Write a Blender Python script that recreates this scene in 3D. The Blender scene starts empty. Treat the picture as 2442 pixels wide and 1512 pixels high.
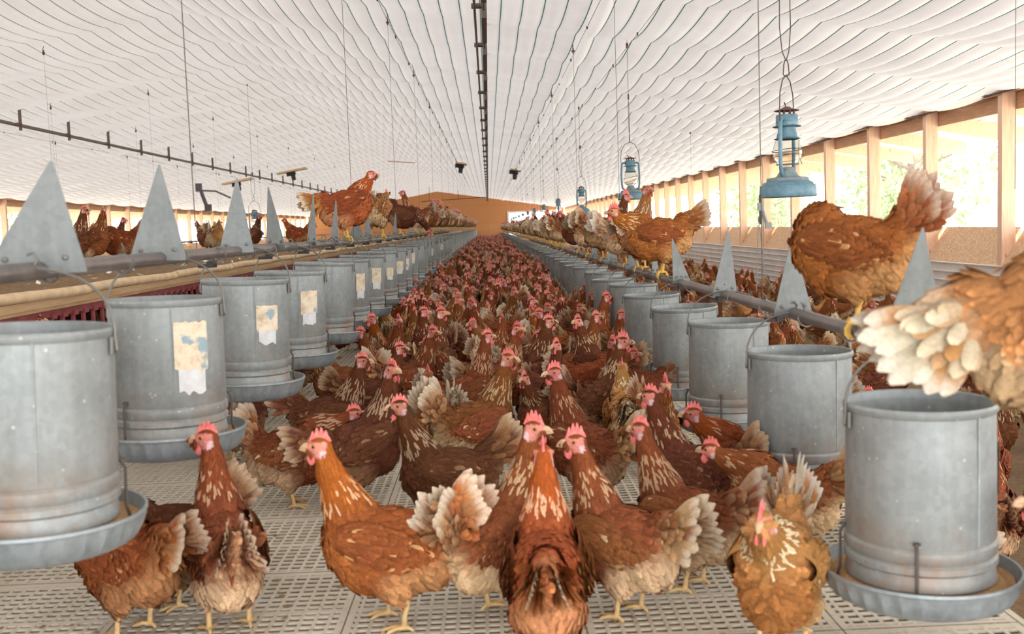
import bpy, math, random
import numpy as np
from mathutils import Vector, Matrix
random.seed(7); RNG = np.random.RandomState(11)
SC = bpy.context.scene
COL = SC.collection
PI = math.pi

# ------------------------------------------------------------------ camera
F = 2500.0; CX, CY = 1221.0, 756.0
CAM_H = 0.98
ydir = Vector((1165-CX, -(541-CY), -F)).normalized()
up = Vector((-0.037, 1.0, 0.0)); up.z = -(up.x*ydir.x+up.y*ydir.y)/ydir.z; up.normalize()
xdir = ydir.cross(up).normalized()
R = Matrix((xdir, ydir, up))            # world = R @ cam
cam_d = bpy.data.cameras.new('camera'); cam = bpy.data.objects.new('camera', cam_d); COL.objects.link(cam)
cam.matrix_world = Matrix.Translation((0, 0, CAM_H)) @ R.to_4x4()
cam_d.sensor_width = 36.0; cam_d.lens = F/2442*36.0
cam_d.clip_start = 0.05; cam_d.clip_end = 500
cam_d.dof.use_dof = True; cam_d.dof.focus_distance = 6.5; cam_d.dof.aperture_fstop = 5.0
SC.camera = cam

def ray(px, py):
    return (R @ Vector((px-CX, -(py-CY), -F))).normalized()
def on_z(px, py, z):                      # photo point -> point on the level z
    d = ray(px, py); t = (z-CAM_H)/d.z
    return Vector((0, 0, CAM_H)) + d*t
def depth_on_x(px, py, X):
    d = ray(px, py); t = X/d.x
    return d.y*t
def proj(p):
    c = R.transposed() @ (Vector(p)-Vector((0, 0, CAM_H)))
    return CX+F*c.x/-c.z, CY-F*c.y/-c.z

# ------------------------------------------------------------------ helpers
def srgb(r, g, b):
    def f(c):
        c /= 255.0
        return c/12.92 if c <= .04045 else ((c+.055)/1.055)**2.4
    return (f(r), f(g), f(b), 1.0)

class MB:
    def __init__(s): s.v = []; s.f = []; s.m = []; s.c = []
    def add(s, vs, fs, mi=0, col=None):
        n = len(s.v); s.v += [tuple(v) for v in vs]
        s.f += [tuple(i+n for i in f) for f in fs]; s.m += [mi]*len(fs)
        if col is not None:
            s.c += [col]*len(vs)
    def box(s, c, d, mi=0, M=None, col=None):
        x, y, z = d[0]/2, d[1]/2, d[2]/2
        vs = [Vector((a*x, b*y, e*z)) for a in (-1, 1) for b in (-1, 1) for e in (-1, 1)]
        if M is not None: vs = [M @ v for v in vs]
        vs = [v+Vector(c) for v in vs]
        s.add(vs, [(0, 1, 3, 2), (4, 6, 7, 5), (0, 4, 5, 1), (2, 3, 7, 6), (0, 2, 6, 4), (1, 5, 7, 3)], mi, col)
    def tube(s, pts, r, seg=8, mi=0, cap=True, col=None):
        pts = [Vector(p) for p in pts]; n = len(pts)
        rs = r if isinstance(r, (list, tuple)) else [r]*n
        t0 = (pts[1]-pts[0]).normalized()
        a = Vector((0, 0, 1)) if abs(t0.z) < .9 else Vector((1, 0, 0))
        nrm = t0.cross(a).normalized(); vs = []; fs = []
        for i, p in enumerate(pts):
            if i == 0: t = t0
            elif i == n-1: t = (pts[i]-pts[i-1]).normalized()
            else: t = ((pts[i+1]-pts[i]).normalized()+(pts[i]-pts[i-1]).normalized()).normalized()
            nrm = (nrm-t*nrm.dot(t)).normalized(); b = t.cross(nrm)
            for k in range(seg):
                an = 2*PI*k/seg
                vs.append(p+(nrm*math.cos(an)+b*math.sin(an))*rs[i])
        for i in range(n-1):
            for k in range(seg):
                k2 = (k+1) % seg
                fs.append((i*seg+k, i*seg+k2, (i+1)*seg+k2, (i+1)*seg+k))
        if cap:
            fs.append(tuple(range(seg-1, -1, -1))); fs.append(tuple((n-1)*seg+k for k in range(seg)))
        s.add(vs, fs, mi, col)
    def lathe(s, prof, seg=32, c=(0, 0, 0), mi=0, fn=None, col=None):
        vs = []; fs = []; n = len(prof)
        for i, (r, z) in enumerate(prof):
            for k in range(seg):
                an = 2*PI*k/seg
                rr = r if fn is None else fn(i, k, r)
                vs.append((c[0]+rr*math.cos(an), c[1]+rr*math.sin(an), c[2]+z))
        for i in range(n-1):
            for k in range(seg):
                k2 = (k+1) % seg
                fs.append((i*seg+k, i*seg+k2, (i+1)*seg+k2, (i+1)*seg+k))
        s.add(vs, fs, mi, col)
    def build(s, name, mats, parent=None, smooth=False, loc=None):
        me = bpy.data.meshes.new(name); me.from_pydata(s.v, [], s.f)
        if not isinstance(mats, (list, tuple)): mats = [mats]
        for m in mats: me.materials.append(m)
        me.polygons.foreach_set('material_index', s.m)
        if smooth:
            me.polygons.foreach_set('use_smooth', [True]*len(s.f))
            try: me.set_sharp_from_angle(angle=math.radians(40))
            except Exception: pass
        if s.c:
            at = me.color_attributes.new('Col', 'FLOAT_COLOR', 'POINT')
            at.data.foreach_set('color', np.array(s.c, dtype=np.float32).ravel())
        me.update()
        o = bpy.data.objects.new(name, me); COL.objects.link(o)
        if parent is not None: o.parent = parent
        if loc is not None: o.location = loc
        return o

def tag(o, label=None, cat=None, group=None, kind=None):
    if label: o['label'] = label
    if cat: o['category'] = cat
    if group: o['group'] = group
    if kind: o['kind'] = kind
    return o
def empty(name, loc=(0, 0, 0), rz=0.0):
    o = bpy.data.objects.new(name, None); COL.objects.link(o); o.empty_display_size = .05
    o.location = loc; o.rotation_euler = (0, 0, rz); return o
def copy_tree(o, parent=None):
    c = o.copy(); COL.objects.link(c)
    if parent is not None: c.parent = parent
    for ch in list(o.children): copy_tree(ch, c)
    return c
def kill_tree(o):
    for ch in list(o.children): kill_tree(ch)
    bpy.data.objects.remove(o)

# ------------------------------------------------------------------ materials
class NT:
    def __init__(s, name):
        s.m = bpy.data.materials.new(name); s.m.use_nodes = True; s.t = s.m.node_tree
        s.b = s.t.nodes['Principled BSDF']; s.out = s.t.nodes['Material Output']
    def n(s, ty, **kw):
        x = s.t.nodes.new(ty)
        for k, v in kw.items(): setattr(x, k, v)
        return x
    def l(s, a, b): s.t.links.new(a, b)
    def coords(s, scale=(1, 1, 1), kind='Object'):
        tc = s.n('ShaderNodeTexCoord'); mp = s.n('ShaderNodeMapping'); mp.inputs['Scale'].default_value = scale
        s.l(tc.outputs[kind], mp.inputs['Vector']); return mp.outputs['Vector']
    def noise(s, vec, scale, detail=4, rough=.55):
        x = s.n('ShaderNodeTexNoise'); x.inputs['Scale'].default_value = scale
        x.inputs['Detail'].default_value = detail; x.inputs['Roughness'].default_value = rough
        if vec is not None: s.l(vec, x.inputs['Vector'])
        return x.outputs['Fac']
    def ramp(s, fac, stops):
        r = s.n('ShaderNodeValToRGB'); e = r.color_ramp.elements
        while len(e) < len(stops): e.new(.5)
        for i, (p, c) in enumerate(stops): e[i].position = p; e[i].color = c
        s.l(fac, r.inputs['Fac']); return r.outputs['Color']
    def mix(s, fac, a, b, mode='MIX'):
        x = s.n('ShaderNodeMix', data_type='RGBA', blend_type=mode)
        for i, v in ((0, fac), (6, a), (7, b)):
            if hasattr(v, 'links'): s.l(v, x.inputs[i])
            else: x.inputs[i].default_value = v
        return x.outputs[2]
    def math(s, op, a, b=None, c=None):
        x = s.n('ShaderNodeMath', operation=op)
        for i, v in enumerate((a, b, c)):
            if v is None: continue
            if hasattr(v, 'links'): s.l(v, x.inputs[i])
            else: x.inputs[i].default_value = v
        return x.outputs[0]
    def bump(s, h, strength=.3, dist=.01):
        x = s.n('ShaderNodeBump'); x.inputs['Strength'].default_value = strength; x.inputs['Distance'].default_value = dist
        s.l(h, x.inputs['Height']); s.l(x.outputs[0], s.b.inputs['Normal'])
    def set(s, **kw):
        for k, v in kw.items():
            i = s.b.inputs[k.replace('_', ' ')]
            if hasattr(v, 'links'): s.l(v, i)
            else: i.default_value = v
        return s

def simple(name, c, rough=.6, metal=0.0, var=.12, scale=20, bump=0.0, dist=.002):
    t = NT(name); v = t.coords()
    f = t.noise(v, scale, 5)
    lo = tuple(x*(1-var) for x in c[:3])+(1,); hi = tuple(min(1, x*(1+var)) for x in c[:3])+(1,)
    t.set(Base_Color=t.ramp(f, [(.3, lo), (.7, hi)]), Roughness=rough, Metallic=metal)
    if bump: t.bump(t.noise(v, scale*3, 4), bump, dist)
    return t.m

def galv_mat(name, base, dark, rust=0.5, metal=.75, rough=.42):
    t = NT(name); v = t.coords()
    ob = t.n('ShaderNodeObjectInfo')
    vv = t.n('ShaderNodeVectorMath', operation='ADD'); t.l(v, vv.inputs[0])
    cb = t.n('ShaderNodeCombineXYZ'); t.l(t.math('MULTIPLY', ob.outputs['Random'], 37.0), cb.inputs[0]); t.l(cb.outputs[0], vv.inputs[1]); v = vv.outputs[0]
    big = t.noise(v, 6, 5, .6); mp = t.n('ShaderNodeMapping'); mp.inputs['Scale'].default_value = (40, 40, 5); t.l(v, mp.inputs['Vector'])
    streak = t.noise(mp.outputs[0], 1, 5, .6)
    vo = t.n('ShaderNodeTexVoronoi'); vo.inputs['Scale'].default_value = 70; t.l(v, vo.inputs['Vector'])
    c = t.ramp(big, [(.35, dark), (.65, base)])
    c = t.mix(.30, c, t.ramp(streak, [(.35, tuple(x*.7 for x in base[:3])+(1,)), (.65, tuple(min(1, x*1.25) for x in base[:3])+(1,))]))
    c = t.mix(.18, c, t.ramp(vo.outputs['Color'], [(.2, tuple(x*.7 for x in base[:3])+(1,)), (.8, tuple(min(1, x*1.3) for x in base[:3])+(1,))]))
    if rust:
        sp = t.n('ShaderNodeSeparateXYZ'); tc = t.n('ShaderNodeTexCoord'); t.l(tc.outputs['Object'], sp.inputs[0])
        low = t.math('SMOOTH_MIN', 1.0, t.math('MAXIMUM', 0.0, t.math('MULTIPLY_ADD', sp.outputs[2], -9.0, 2.0)), .05)   # towards the foot of the tube
        rn = t.math('MULTIPLY', low, t.ramp(t.noise(v, 9, 6, .7), [(.42, (0, 0, 0, 1)), (.72, (1, 1, 1, 1))]))
        c = t.mix(t.math('MULTIPLY', rn, rust), c, srgb(150, 115, 85))
        wh = t.n('ShaderNodeTexVoronoi'); wh.inputs['Scale'].default_value = 28; t.l(v, wh.inputs['Vector'])
        c = t.mix(t.ramp(wh.outputs['Distance'], [(.06, (1, 1, 1, 1)), (.11, (0, 0, 0, 1))]), c, t.mix(.55, c, srgb(225, 222, 214)))
    t.set(Base_Color=c, Metallic=metal, Roughness=t.math('MULTIPLY_ADD', big, .25, rough-.1))
    t.bump(t.math('ADD', t.noise(v, 55, 4), t.math('MULTIPLY', big, .8)), .18, .003)
    return t.m

def wood_mat(name, a, b, axis=(3, 60, 60), rough=.65, knots=True):
    t = NT(name); v = t.coords(axis)
    g = t.noise(v, 1, 6, .6)
    c = t.ramp(g, [(.3, a), (.7, b)])
    if knots:
        v2 = t.coords((6, 6, 2.2)); vo = t.n('ShaderNodeTexVoronoi'); vo.inputs['Scale'].default_value = 1; t.l(v2, vo.inputs['Vector'])
        c = t.mix(t.ramp(vo.outputs['Distance'], [(.05, (1, 1, 1, 1)), (.10, (0, 0, 0, 1))]), c, tuple(x*.5 for x in a[:3])+(1,))
    t.set(Base_Color=c, Roughness=rough); t.bump(g, .15, .002); return t.m

M = {}
M['galv'] = galv_mat('galvanised_steel', srgb(160, 166, 165), srgb(128, 133, 131), .75, .42, .54)
M['galv_pan'] = galv_mat('galvanised_pan', srgb(160, 168, 170), srgb(112, 119, 121), 0, .42, .52)
M['fin'] = galv_mat('sheet_zinc', srgb(134, 139, 138), srgb(114, 118, 117), 0, .35, .55)
M['pipe'] = galv_mat('worn_pipe', srgb(140, 132, 128), srgb(88, 76, 70), 0, .6, .38)
M['wire'] = simple('steel_wire', srgb(120, 118, 112), .5, .5)
M['dwire'] = simple('dark_wire', srgb(84, 76, 70), .6, .3)
M['bracket'] = simple('dark_bracket', srgb(58, 52, 50), .6, .4)
M['rail'] = simple('weathered_rail', srgb(112, 98, 92), .6, .4)
M['feed'] = simple('mash_feed', srgb(186, 148, 104), .95, 0, .3, 120, .6, .004)
M['slat'] = None
t = NT('slat_plastic'); v = t.coords(); n1 = t.noise(v, 1.6, 6, .65); n2 = t.noise(v, 38, 5, .7)
c = t.ramp(n1, [(.3, srgb(196, 184, 160)), (.65, srgb(226, 218, 200))])
c = t.mix(t.ramp(n2, [(.56, (0, 0, 0, 1)), (.72, (.75, .75, .75, 1))]), c, srgb(150, 122, 88))
t.set(Base_Color=c, Roughness=.55); M['slat'] = t.m
t = NT('litter'); v = t.coords(); n1 = t.noise(v, 3, 6, .7); n2 = t.noise(v, 60, 6, .75)
c = t.mix(.5, t.ramp(n1, [(.3, srgb(120, 92, 66)), (.7, srgb(172, 140, 104))]), t.ramp(n2, [(.3, srgb(92, 66, 46)), (.7, srgb(190, 164, 128))]))
t.set(Base_Color=c, Roughness=.95); t.bump(n2, .8, .02); M['litter'] = t.m
t = NT('dusty_litter'); v = t.coords(); n1 = t.noise(v, 5, 6, .7); n2 = t.noise(v, 45, 6, .75)
c = t.mix(.55, t.ramp(n1, [(.3, srgb(126, 94, 60)), (.7, srgb(166, 130, 88))]), t.ramp(n2, [(.3, srgb(92, 66, 42)), (.72, srgb(196, 164, 122))]))
vo = t.n('ShaderNodeTexVoronoi'); vo.inputs['Scale'].default_value = 9; t.l(v, vo.inputs['Vector'])
c = t.mix(t.ramp(vo.outputs['Distance'], [(.12, (.8, .8, .8, 1)), (.2, (0, 0, 0, 1))]), c, srgb(230, 222, 208))
t.set(Base_Color=c, Roughness=.95); t.bump(n2, .8, .02); M['dust'] = t.m
M['slat_web'] = simple('slat_web', srgb(150, 118, 92), .9, 0, .3, 30)
M['manure'] = simple('under_floor', srgb(80, 58, 42), .95, 0, .4, 12, .5, .01)
M['pine'] = wood_mat('pine_post', srgb(228, 182, 150), srgb(242, 208, 182), (50, 50, 4))
M['header'] = wood_mat('header_board', srgb(188, 140, 106), srgb(214, 170, 136), (50, 4, 50))
t = NT('chip_board'); v = t.coords(); vo = t.n('ShaderNodeTexVoronoi'); vo.inputs['Scale'].default_value = 55; t.l(v, vo.inputs['Vector'])
t.set(Base_Color=t.ramp(vo.outputs['Color'], [(.1, srgb(208, 166, 130)), (.9, srgb(236, 206, 174))]), Roughness=.8); M['chip'] = t.m
t = NT('gable_plywood'); v = t.coords((1, 1, 1)); br = t.n('ShaderNodeTexBrick'); br.inputs['Scale'].default_value = 1
mp = t.n('ShaderNodeMapping'); mp.inputs['Rotation'].default_value = (PI/2, 0, 0); tc = t.n('ShaderNodeTexCoord'); t.l(tc.outputs['Object'], mp.inputs[0]); t.l(mp.outputs[0], br.inputs[0])
br.inputs['Brick Width'].default_value = 2.44; br.inputs['Row Height'].default_value = 1.22; br.inputs['Mortar Size'].default_value = .006
br.inputs['Color1'].default_value = srgb(206, 144, 92); br.inputs['Color2'].default_value = srgb(196, 134, 84); br.inputs['Mortar'].default_value = srgb(140, 92, 56)
t.set(Base_Color=t.mix(.35, br.outputs[0], t.ramp(t.noise(v, 14, 6, .7), [(.3, srgb(176, 114, 68)), (.7, srgb(224, 166, 112))])), Roughness=.75); M['ply'] = t.m
t = NT('white_siding'); v = t.coords(); t.set(Base_Color=t.ramp(t.noise(v, 3, 5), [(.3, srgb(222, 216, 210)), (.7, srgb(240, 236, 232))]), Roughness=.5, Metallic=0.0); M['siding'] = t.m
M['lip'] = simple('cream_roll', srgb(214, 186, 146), .6, 0, .2, 14, .3)
M['nest_red'] = simple('nest_plastic', srgb(150, 70, 70), .5, 0, .3, 25)
M['nest_floor'] = simple('nest_mat', srgb(96, 44, 40), .9, 0, .4, 40)
M['nest_dark'] = simple('nest_board', srgb(70, 52, 46), .9, 0, .3, 10)
M['shelf'] = wood_mat('platform_edge', srgb(176, 140, 100), srgb(204, 172, 130), (50, 4, 50), knots=False)
M['blue'] = simple('blue_paint', srgb(100, 134, 148), .45, .2, .22, 40, .1)
M['dustyblue'] = simple('dusty_tank', srgb(128, 142, 146), .7, 0, .25, 30)
M['rust'] = simple('rusty_metal', srgb(116, 84, 72), .75, .3, .35, 60, .2)
M['board'] = wood_mat('ceiling_board', srgb(206, 176, 136), srgb(226, 200, 164), (20, 60, 60), knots=False)
M['black'] = simple('black_plastic', srgb(48, 44, 44), .6)
M['paper'] = None
t = NT('torn_paper'); v = t.coords(); ob = t.n('ShaderNodeObjectInfo')
vv = t.n('ShaderNodeVectorMath', operation='ADD'); t.l(v, vv.inputs[0]); cb = t.n('ShaderNodeCombineXYZ'); t.l(t.math('MULTIPLY', ob.outputs['Random'], 9), cb.inputs[0]); t.l(cb.outputs[0], vv.inputs[1])
n1 = t.noise(vv.outputs[0], 22, 5, .7); n2 = t.noise(vv.outputs[0], 13, 3, .5)
c = t.ramp(n1, [(.3, srgb(188, 166, 136)), (.5, srgb(226, 210, 182)), (.7, srgb(238, 228, 206))])
c = t.mix(t.ramp(n2, [(.60, (0, 0, 0, 1)), (.64, (1, 1, 1, 1))]), c, srgb(150, 172, 180)); t.set(Base_Color=c, Roughness=.85); M['paper'] = t.m
M['glue'] = simple('label_residue', srgb(212, 214, 214), .6, .1, .1, 40)
t = NT('lamp_glass'); t.set(Base_Color=(.93, .93, .9, 1), Roughness=.08, Transmission_Weight=1.0, IOR=1.2); M['glass'] = t.m
M['leaf'] = None
t = NT('foliage'); ob = t.n('ShaderNodeAttribute'); ob.attribute_name = 'Col'
t.set(Base_Color=ob.outputs['Color'], Roughness=.6)
tl = t.n('ShaderNodeBsdfTranslucent'); t.l(ob.outputs['Color'], tl.inputs[0]); mx = t.n('ShaderNodeMixShader'); mx.inputs[0].default_value = .4
t.l(t.b.outputs[0], mx.inputs[1]); t.l(tl.outputs[0], mx.inputs[2]); t.l(mx.outputs[0], t.out.inputs[0]); M['leaf'] = t.m
M['bark'] = simple('bark', srgb(120, 104, 88), .9, 0, .3, 12, .6, .01)
M['grass'] = simple('yard_grass', srgb(196, 190, 168), .9, 0, .3, 2)
M['trans_roof'] = simple('eave_sheet', srgb(226, 224, 220), .5)

# ceiling cloth: white, green cords every 0.183 m, translucency added so daylight brightens the inside
PITCH = .183
t = NT('ceiling_cloth'); tc = t.n('ShaderNodeTexCoord'); sp = t.n('ShaderNodeSeparateXYZ'); t.l(tc.outputs['Object'], sp.inputs[0])
fr = t.math('FRACT', t.math('DIVIDE', t.math('ADD', sp.outputs[0], 100*PITCH), PITCH))
dd = t.math('ABSOLUTE', t.math('SUBTRACT', fr, .5)); cord = t.math('GREATER_THAN', dd, .5-.0045/PITCH)
v = t.coords((1, 1, 1)); n1 = t.noise(v, 1.1, 6, .6)
c = t.ramp(n1, [(.3, srgb(236, 230, 228)), (.7, srgb(246, 243, 241))])
n3 = t.noise(v, 9, 4, .7); c = t.mix(t.ramp(n3, [(.68, (0, 0, 0, 1)), (.8, (.5, .5, .5, 1))]), c, srgb(214, 200, 184))
c = t.mix(cord, c, srgb(70, 118, 104))
t.set(Base_Color=c, Roughness=.9)
tl = t.n('ShaderNodeBsdfTranslucent'); t.l(c, tl.inputs[0]); mx = t.n('ShaderNodeMixShader'); mx.inputs[0].default_value = .055
t.l(t.b.outputs[0], mx.inputs[1]); t.l(tl.outputs[0], mx.inputs[2]); t.l(mx.outputs[0], t.out.inputs[0]); M['ceil'] = t.m
# ------------------------------------------------------------------ layout (metres; slat floor at z=0, barn axis = +y)
BAY = 1.80
Y_END = 70.5; Y_BACK = -3.2
X_R, X_L, X_RIDGE = 5.08, -12.0, -3.35
H_EAVE, H_RIDGE = CAM_H+1.16, CAM_H+2.53
SLOPE_R = (H_RIDGE-H_EAVE)/(X_R-X_RIDGE); SLOPE_L = (H_RIDGE-H_EAVE)/(X_RIDGE-X_L)
POST0 = 10.36 - 5*BAY      # y of post line phase
GROUND = -.36
ROW_R, ROW_L = .92, -.91
MID = -3.41                   # the house mirrors about the ridge
def ceil_h(x): return H_RIDGE-(SLOPE_R*(x-X_RIDGE) if x > X_RIDGE else SLOPE_L*(X_RIDGE-x))

# ---- ceiling cloth
nx0 = math.floor(X_L/PITCH); nx1 = math.ceil(X_R/PITCH)
sub = 6; xs = np.array([i*PITCH/sub for i in range(nx0*sub, nx1*sub+1)])
phase = POST0; y0 = phase+BAY*math.floor((Y_BACK-phase)/BAY)
rows = 9; nb = int(math.ceil((Y_END-y0)/BAY)); ys = np.array([y0+BAY*j/rows for j in range(nb*rows+1)])
ys[-1] = max(ys[-1], Y_END+.05)
Xg, Yg = np.meshgrid(xs, ys)
base = np.where(Xg > X_RIDGE, H_RIDGE-SLOPE_R*(Xg-X_RIDGE), H_RIDGE-SLOPE_L*(X_RIDGE-Xg))
u = np.mod(Xg/PITCH, 1.0); w = np.mod((Yg-phase)/BAY, 1.0)
bayi = np.floor((Yg-phase)/BAY)
A = .045+.006*np.sin(bayi*2.3+Xg*.6)
sag = A*4*w*(1-w)
pil = .034*4*u*(1-u)*(.45+.55*4*w*(1-w))
crease = .035*np.exp(-((Xg-1.02)/.09)**2)+.015*np.exp(-((Xg+2.1)/.12)**2)
wr = .004*np.sin(Xg*1.9+Yg*1.1)+.002*np.sin(Xg*5.3-Yg*3.1+1)
Z = base-sag-pil-crease+wr
Z = np.where(Xg < X_L+.05, base, Z)
ny_, nx_ = Z.shape
verts = np.stack([Xg.ravel(), Yg.ravel(), Z.ravel()], 1)
idx = np.arange(ny_*nx_).reshape(ny_, nx_)
quads = np.stack([idx[:-1, :-1].ravel(), idx[1:, :-1].ravel(), idx[1:, 1:].ravel(), idx[:-1, 1:].ravel()], 1)
def np_mesh(name, verts, quads, mat, smooth=True, cols=None, nv=4):
    me = bpy.data.meshes.new(name); me.vertices.add(len(verts)); me.vertices.foreach_set('co', verts.astype(np.float32).ravel())
    me.loops.add(quads.size); me.polygons.add(len(quads)); me.loops.foreach_set('vertex_index', quads.astype(np.int32).ravel())
    me.polygons.foreach_set('loop_start', np.arange(0, quads.size, nv, dtype=np.int32))
    if smooth: me.polygons.foreach_set('use_smooth', np.ones(len(quads), dtype=bool))
    me.update(calc_edges=True); me.validate()
    if cols is not None:
        at = me.color_attributes.new('Col', 'FLOAT_COLOR', 'POINT'); at.data.foreach_set('color', cols.astype(np.float32).ravel())
    if mat: me.materials.append(mat)
    return me
me = np_mesh('ceiling', verts, quads, M['ceil'])
ceiling = bpy.data.objects.new('ceiling', me); COL.objects.link(ceiling); tag(ceiling, kind='structure')

# ---- floors
mb = MB(); mb.box(((X_R+X_L)/2, (Y_END+Y_BACK)/2, GROUND-.1), (X_R-X_L+.6, Y_END-Y_BACK+1, .2))
fl = mb.build('floor', M['litter']); tag(fl, kind='structure')
def slat_floor(name, xa, xb, dense):
    mb = MB(); W = xb-xa; yA, yB = 0.6, Y_END-.3
    px_, py_ = .0365, .035; seam = .60
    x = xa
    k0 = math.ceil((xa-.2)/seam)
    seams = [.2+seam*k for k in range(-30, 20) if xa < .2+seam*k < xb]
    n = int(W/px_)
    for i in range(n+1):
        mb.box((xa+i*px_, (yA+yB)/2, -.0025), (.009, yB-yA, .005)); mb.box((xa+i*px_, (yA+yB)/2, -.0125), (.0065, yB-yA, .015), 2)
    for s in seams+[xa, xb]:
        mb.box((s, (yA+yB)/2, -.0125), (.040, yB-yA, .0255)); mb.box((s, (yA+yB)/2, -.0012), (.0028, yB-yA, .0036), 1)
    y = yA; k = 0
    while y < yB:
        wdt = .046 if k % 17 == 0 else (.024 if k % 17 == 8 else .0135)
        mb.box(((xa+xb)/2, y, -.0028), (W, wdt, .005)); mb.box(((xa+xb)/2, y+.001, -.0125), (W, wdt*.8, .015), 2)
        if k % 17 == 0: mb.box(((xa+xb)/2, y+.004, -.0012), (W, .0022, .0034), 1)
        y += py_*(1 if y < 25 else 1); k += 1
    o = mb.build(name, [M['slat'], M['manure'], M['slat_web']]); tag(o, kind='structure'); return o
slat_floor('floor_slats', -1.72, 1.22, True)
slat_floor('floor_slats', 2*MID-1.22, 2*MID+1.72, True)
for xa, xb in ((-1.72, 1.22), (2*MID-1.22, 2*MID+1.72)):
    mb = MB()
    for xx in (xa, (xa+xb)/2, xb): mb.box((xx, (Y_END+.6)/2, (GROUND-.028)/2), (.04, Y_END-1, -GROUND-.028))
    tag(mb.build('trim_1', M['header']), kind='structure')

mb = MB(); 
for xa, xb in ((-1.70, 1.20), (2*MID-1.20, 2*MID+1.70)):
    for y in np.arange(.8, Y_END-4, 4.0): mb.box(((xa+xb)/2, y+1.9, GROUND+.03), (xb-xa, 3.98, .06))
tag(mb.build('pit_manure', M['manure']), 'dark droppings layer in the pit below the slatted floor', 'manure', kind='stuff')
# ---- droppings and bits on the slats
mb = MB(); rr = random.Random(5)
for i in range(420):
    y = 1.6+9*rr.random()**1.5; x = rr.uniform(-1.6, 1.2); r = rr.uniform(.004, .013)
    vs = []; n = 7
    for k in range(n): a = 2*PI*k/n; q = r*rr.uniform(.6, 1.2); vs.append((x+q*math.cos(a), y+q*math.sin(a), .001))
    vs.append((x, y, r*.55)); mb.add(vs, [(k, (k+1) % n, n) for k in range(n)])
o = mb.build('droppings', simple('dropping', srgb(140, 108, 74), .9, 0, .4, 90), smooth=True)
tag(o, 'small brown droppings scattered over the cream slatted floor', 'droppings', kind='stuff')

# ---- end and back walls
def gable(name, y, th, mat, hole=None):
    mb = MB(); z0 = GROUND
    def slab(xa, xb, za0, zb0, za1, zb1):
        vs = [(xa, y, za0), (xb, y, zb0), (xb, y, zb1), (xa, y, za1)]; vs += [(a, y+th, c) for a, b, c in vs]
        mb.add(vs, [(0, 1, 2, 3), (7, 6, 5, 4), (0, 4, 5, 1), (1, 5, 6, 2), (2, 6, 7, 3), (3, 7, 4, 0)])
    if not hole:
        slab(X_L, X_RIDGE, z0, z0, H_EAVE, H_RIDGE); slab(X_RIDGE, X_R, z0, z0, H_RIDGE, H_EAVE)
    else:
        a, b, c, d = hole
        slab(X_L, X_RIDGE, z0, z0, H_EAVE, H_RIDGE); slab(X_RIDGE, a, z0, z0, H_RIDGE, ceil_h(a))
        slab(a, b, d, d, ceil_h(a), ceil_h(b)); slab(a, b, z0, z0, c, c); slab(b, X_R, z0, z0, ceil_h(b), H_EAVE)
    return tag(mb.build(name, mat), kind='structure')
HOLE = (1.35, 4.55, .35, CAM_H+.92)
gable('wall_far', Y_END, .15, M['ply'], HOLE)
gable('wall_back', Y_BACK-.15, .15, M['siding'], (-3.3, 5.0, GROUND+.1, CAM_H+1.1))   # unseen doorway added behind the camera to light the foreground
mb = MB(); a, b, c, d = HOLE
for x in (a, b, (a+b)/2): mb.box((x, Y_END-.02, (c+d)/2), (.12, .1, d-c+.12))
for z in (c, d): mb.box(((a+b)/2, Y_END-.021, z), (b-a+.12, .1, .12))
w_ = mb.build('window_90', M['siding']); tag(w_, kind='structure')
# hanging horizontal cable rack in front of the gable
mb = MB(); mb.tube([(-3.9, 62, CAM_H+1.62), (.05, 62, CAM_H+1.75)], .02, 6)
for x in (-3.4, -1.7): mb.tube([(x, 62, CAM_H+1.66), (x, 62, ceil_h(x))], .012, 6)
tag(mb.build('water_pipe', M['bracket']), 'thin dark pipe hung across the barn in front of the orange gable wall', 'pipe')

# ---- side walls: siding below, windows above
SILL = CAM_H-.197; SHELF = CAM_H-.572
def side_wall(name, X, s):
    mb = MB(); n = 11; z0 = GROUND; z1 = SHELF; ya, yb = Y_BACK, Y_END
    pr = []
    hh = (z1-z0)/8
    for k in range(8):
        z = z0+k*hh; pr += [(0, z), (0, z+hh*.78), (-.018, z+hh*.84), (-.018, z+hh*.94), (0, z+hh)]
    vs = []
    for (dx, z) in pr: vs += [(X+s*dx, ya, z), (X+s*dx, yb, z)]
    m = len(pr)
    vs += [(X+s*.12, ya, z0), (X+s*.12, yb, z0), (X+s*.12, ya, z1), (X+s*.12, yb, z1)]
    fs = [(2*i, 2*i+1, 2*i+3, 2*i+2) for i in range(m-1)]
    fs += [(2*m-2, 2*m-1, 2*m+3, 2*m+2), (2*m, 2*m+2, 2*m+3, 2*m+1)]
    mb.add(vs, fs)
    return tag(mb.build(name, M['siding']), kind='structure')
side_wall('wall_right', X_R, 1); side_wall('wall_left', X_L, -1)
mw = NT('window_screen'); mw.set(Base_Color=srgb(190, 186, 180), Roughness=.6, Metallic=.3)
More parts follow.
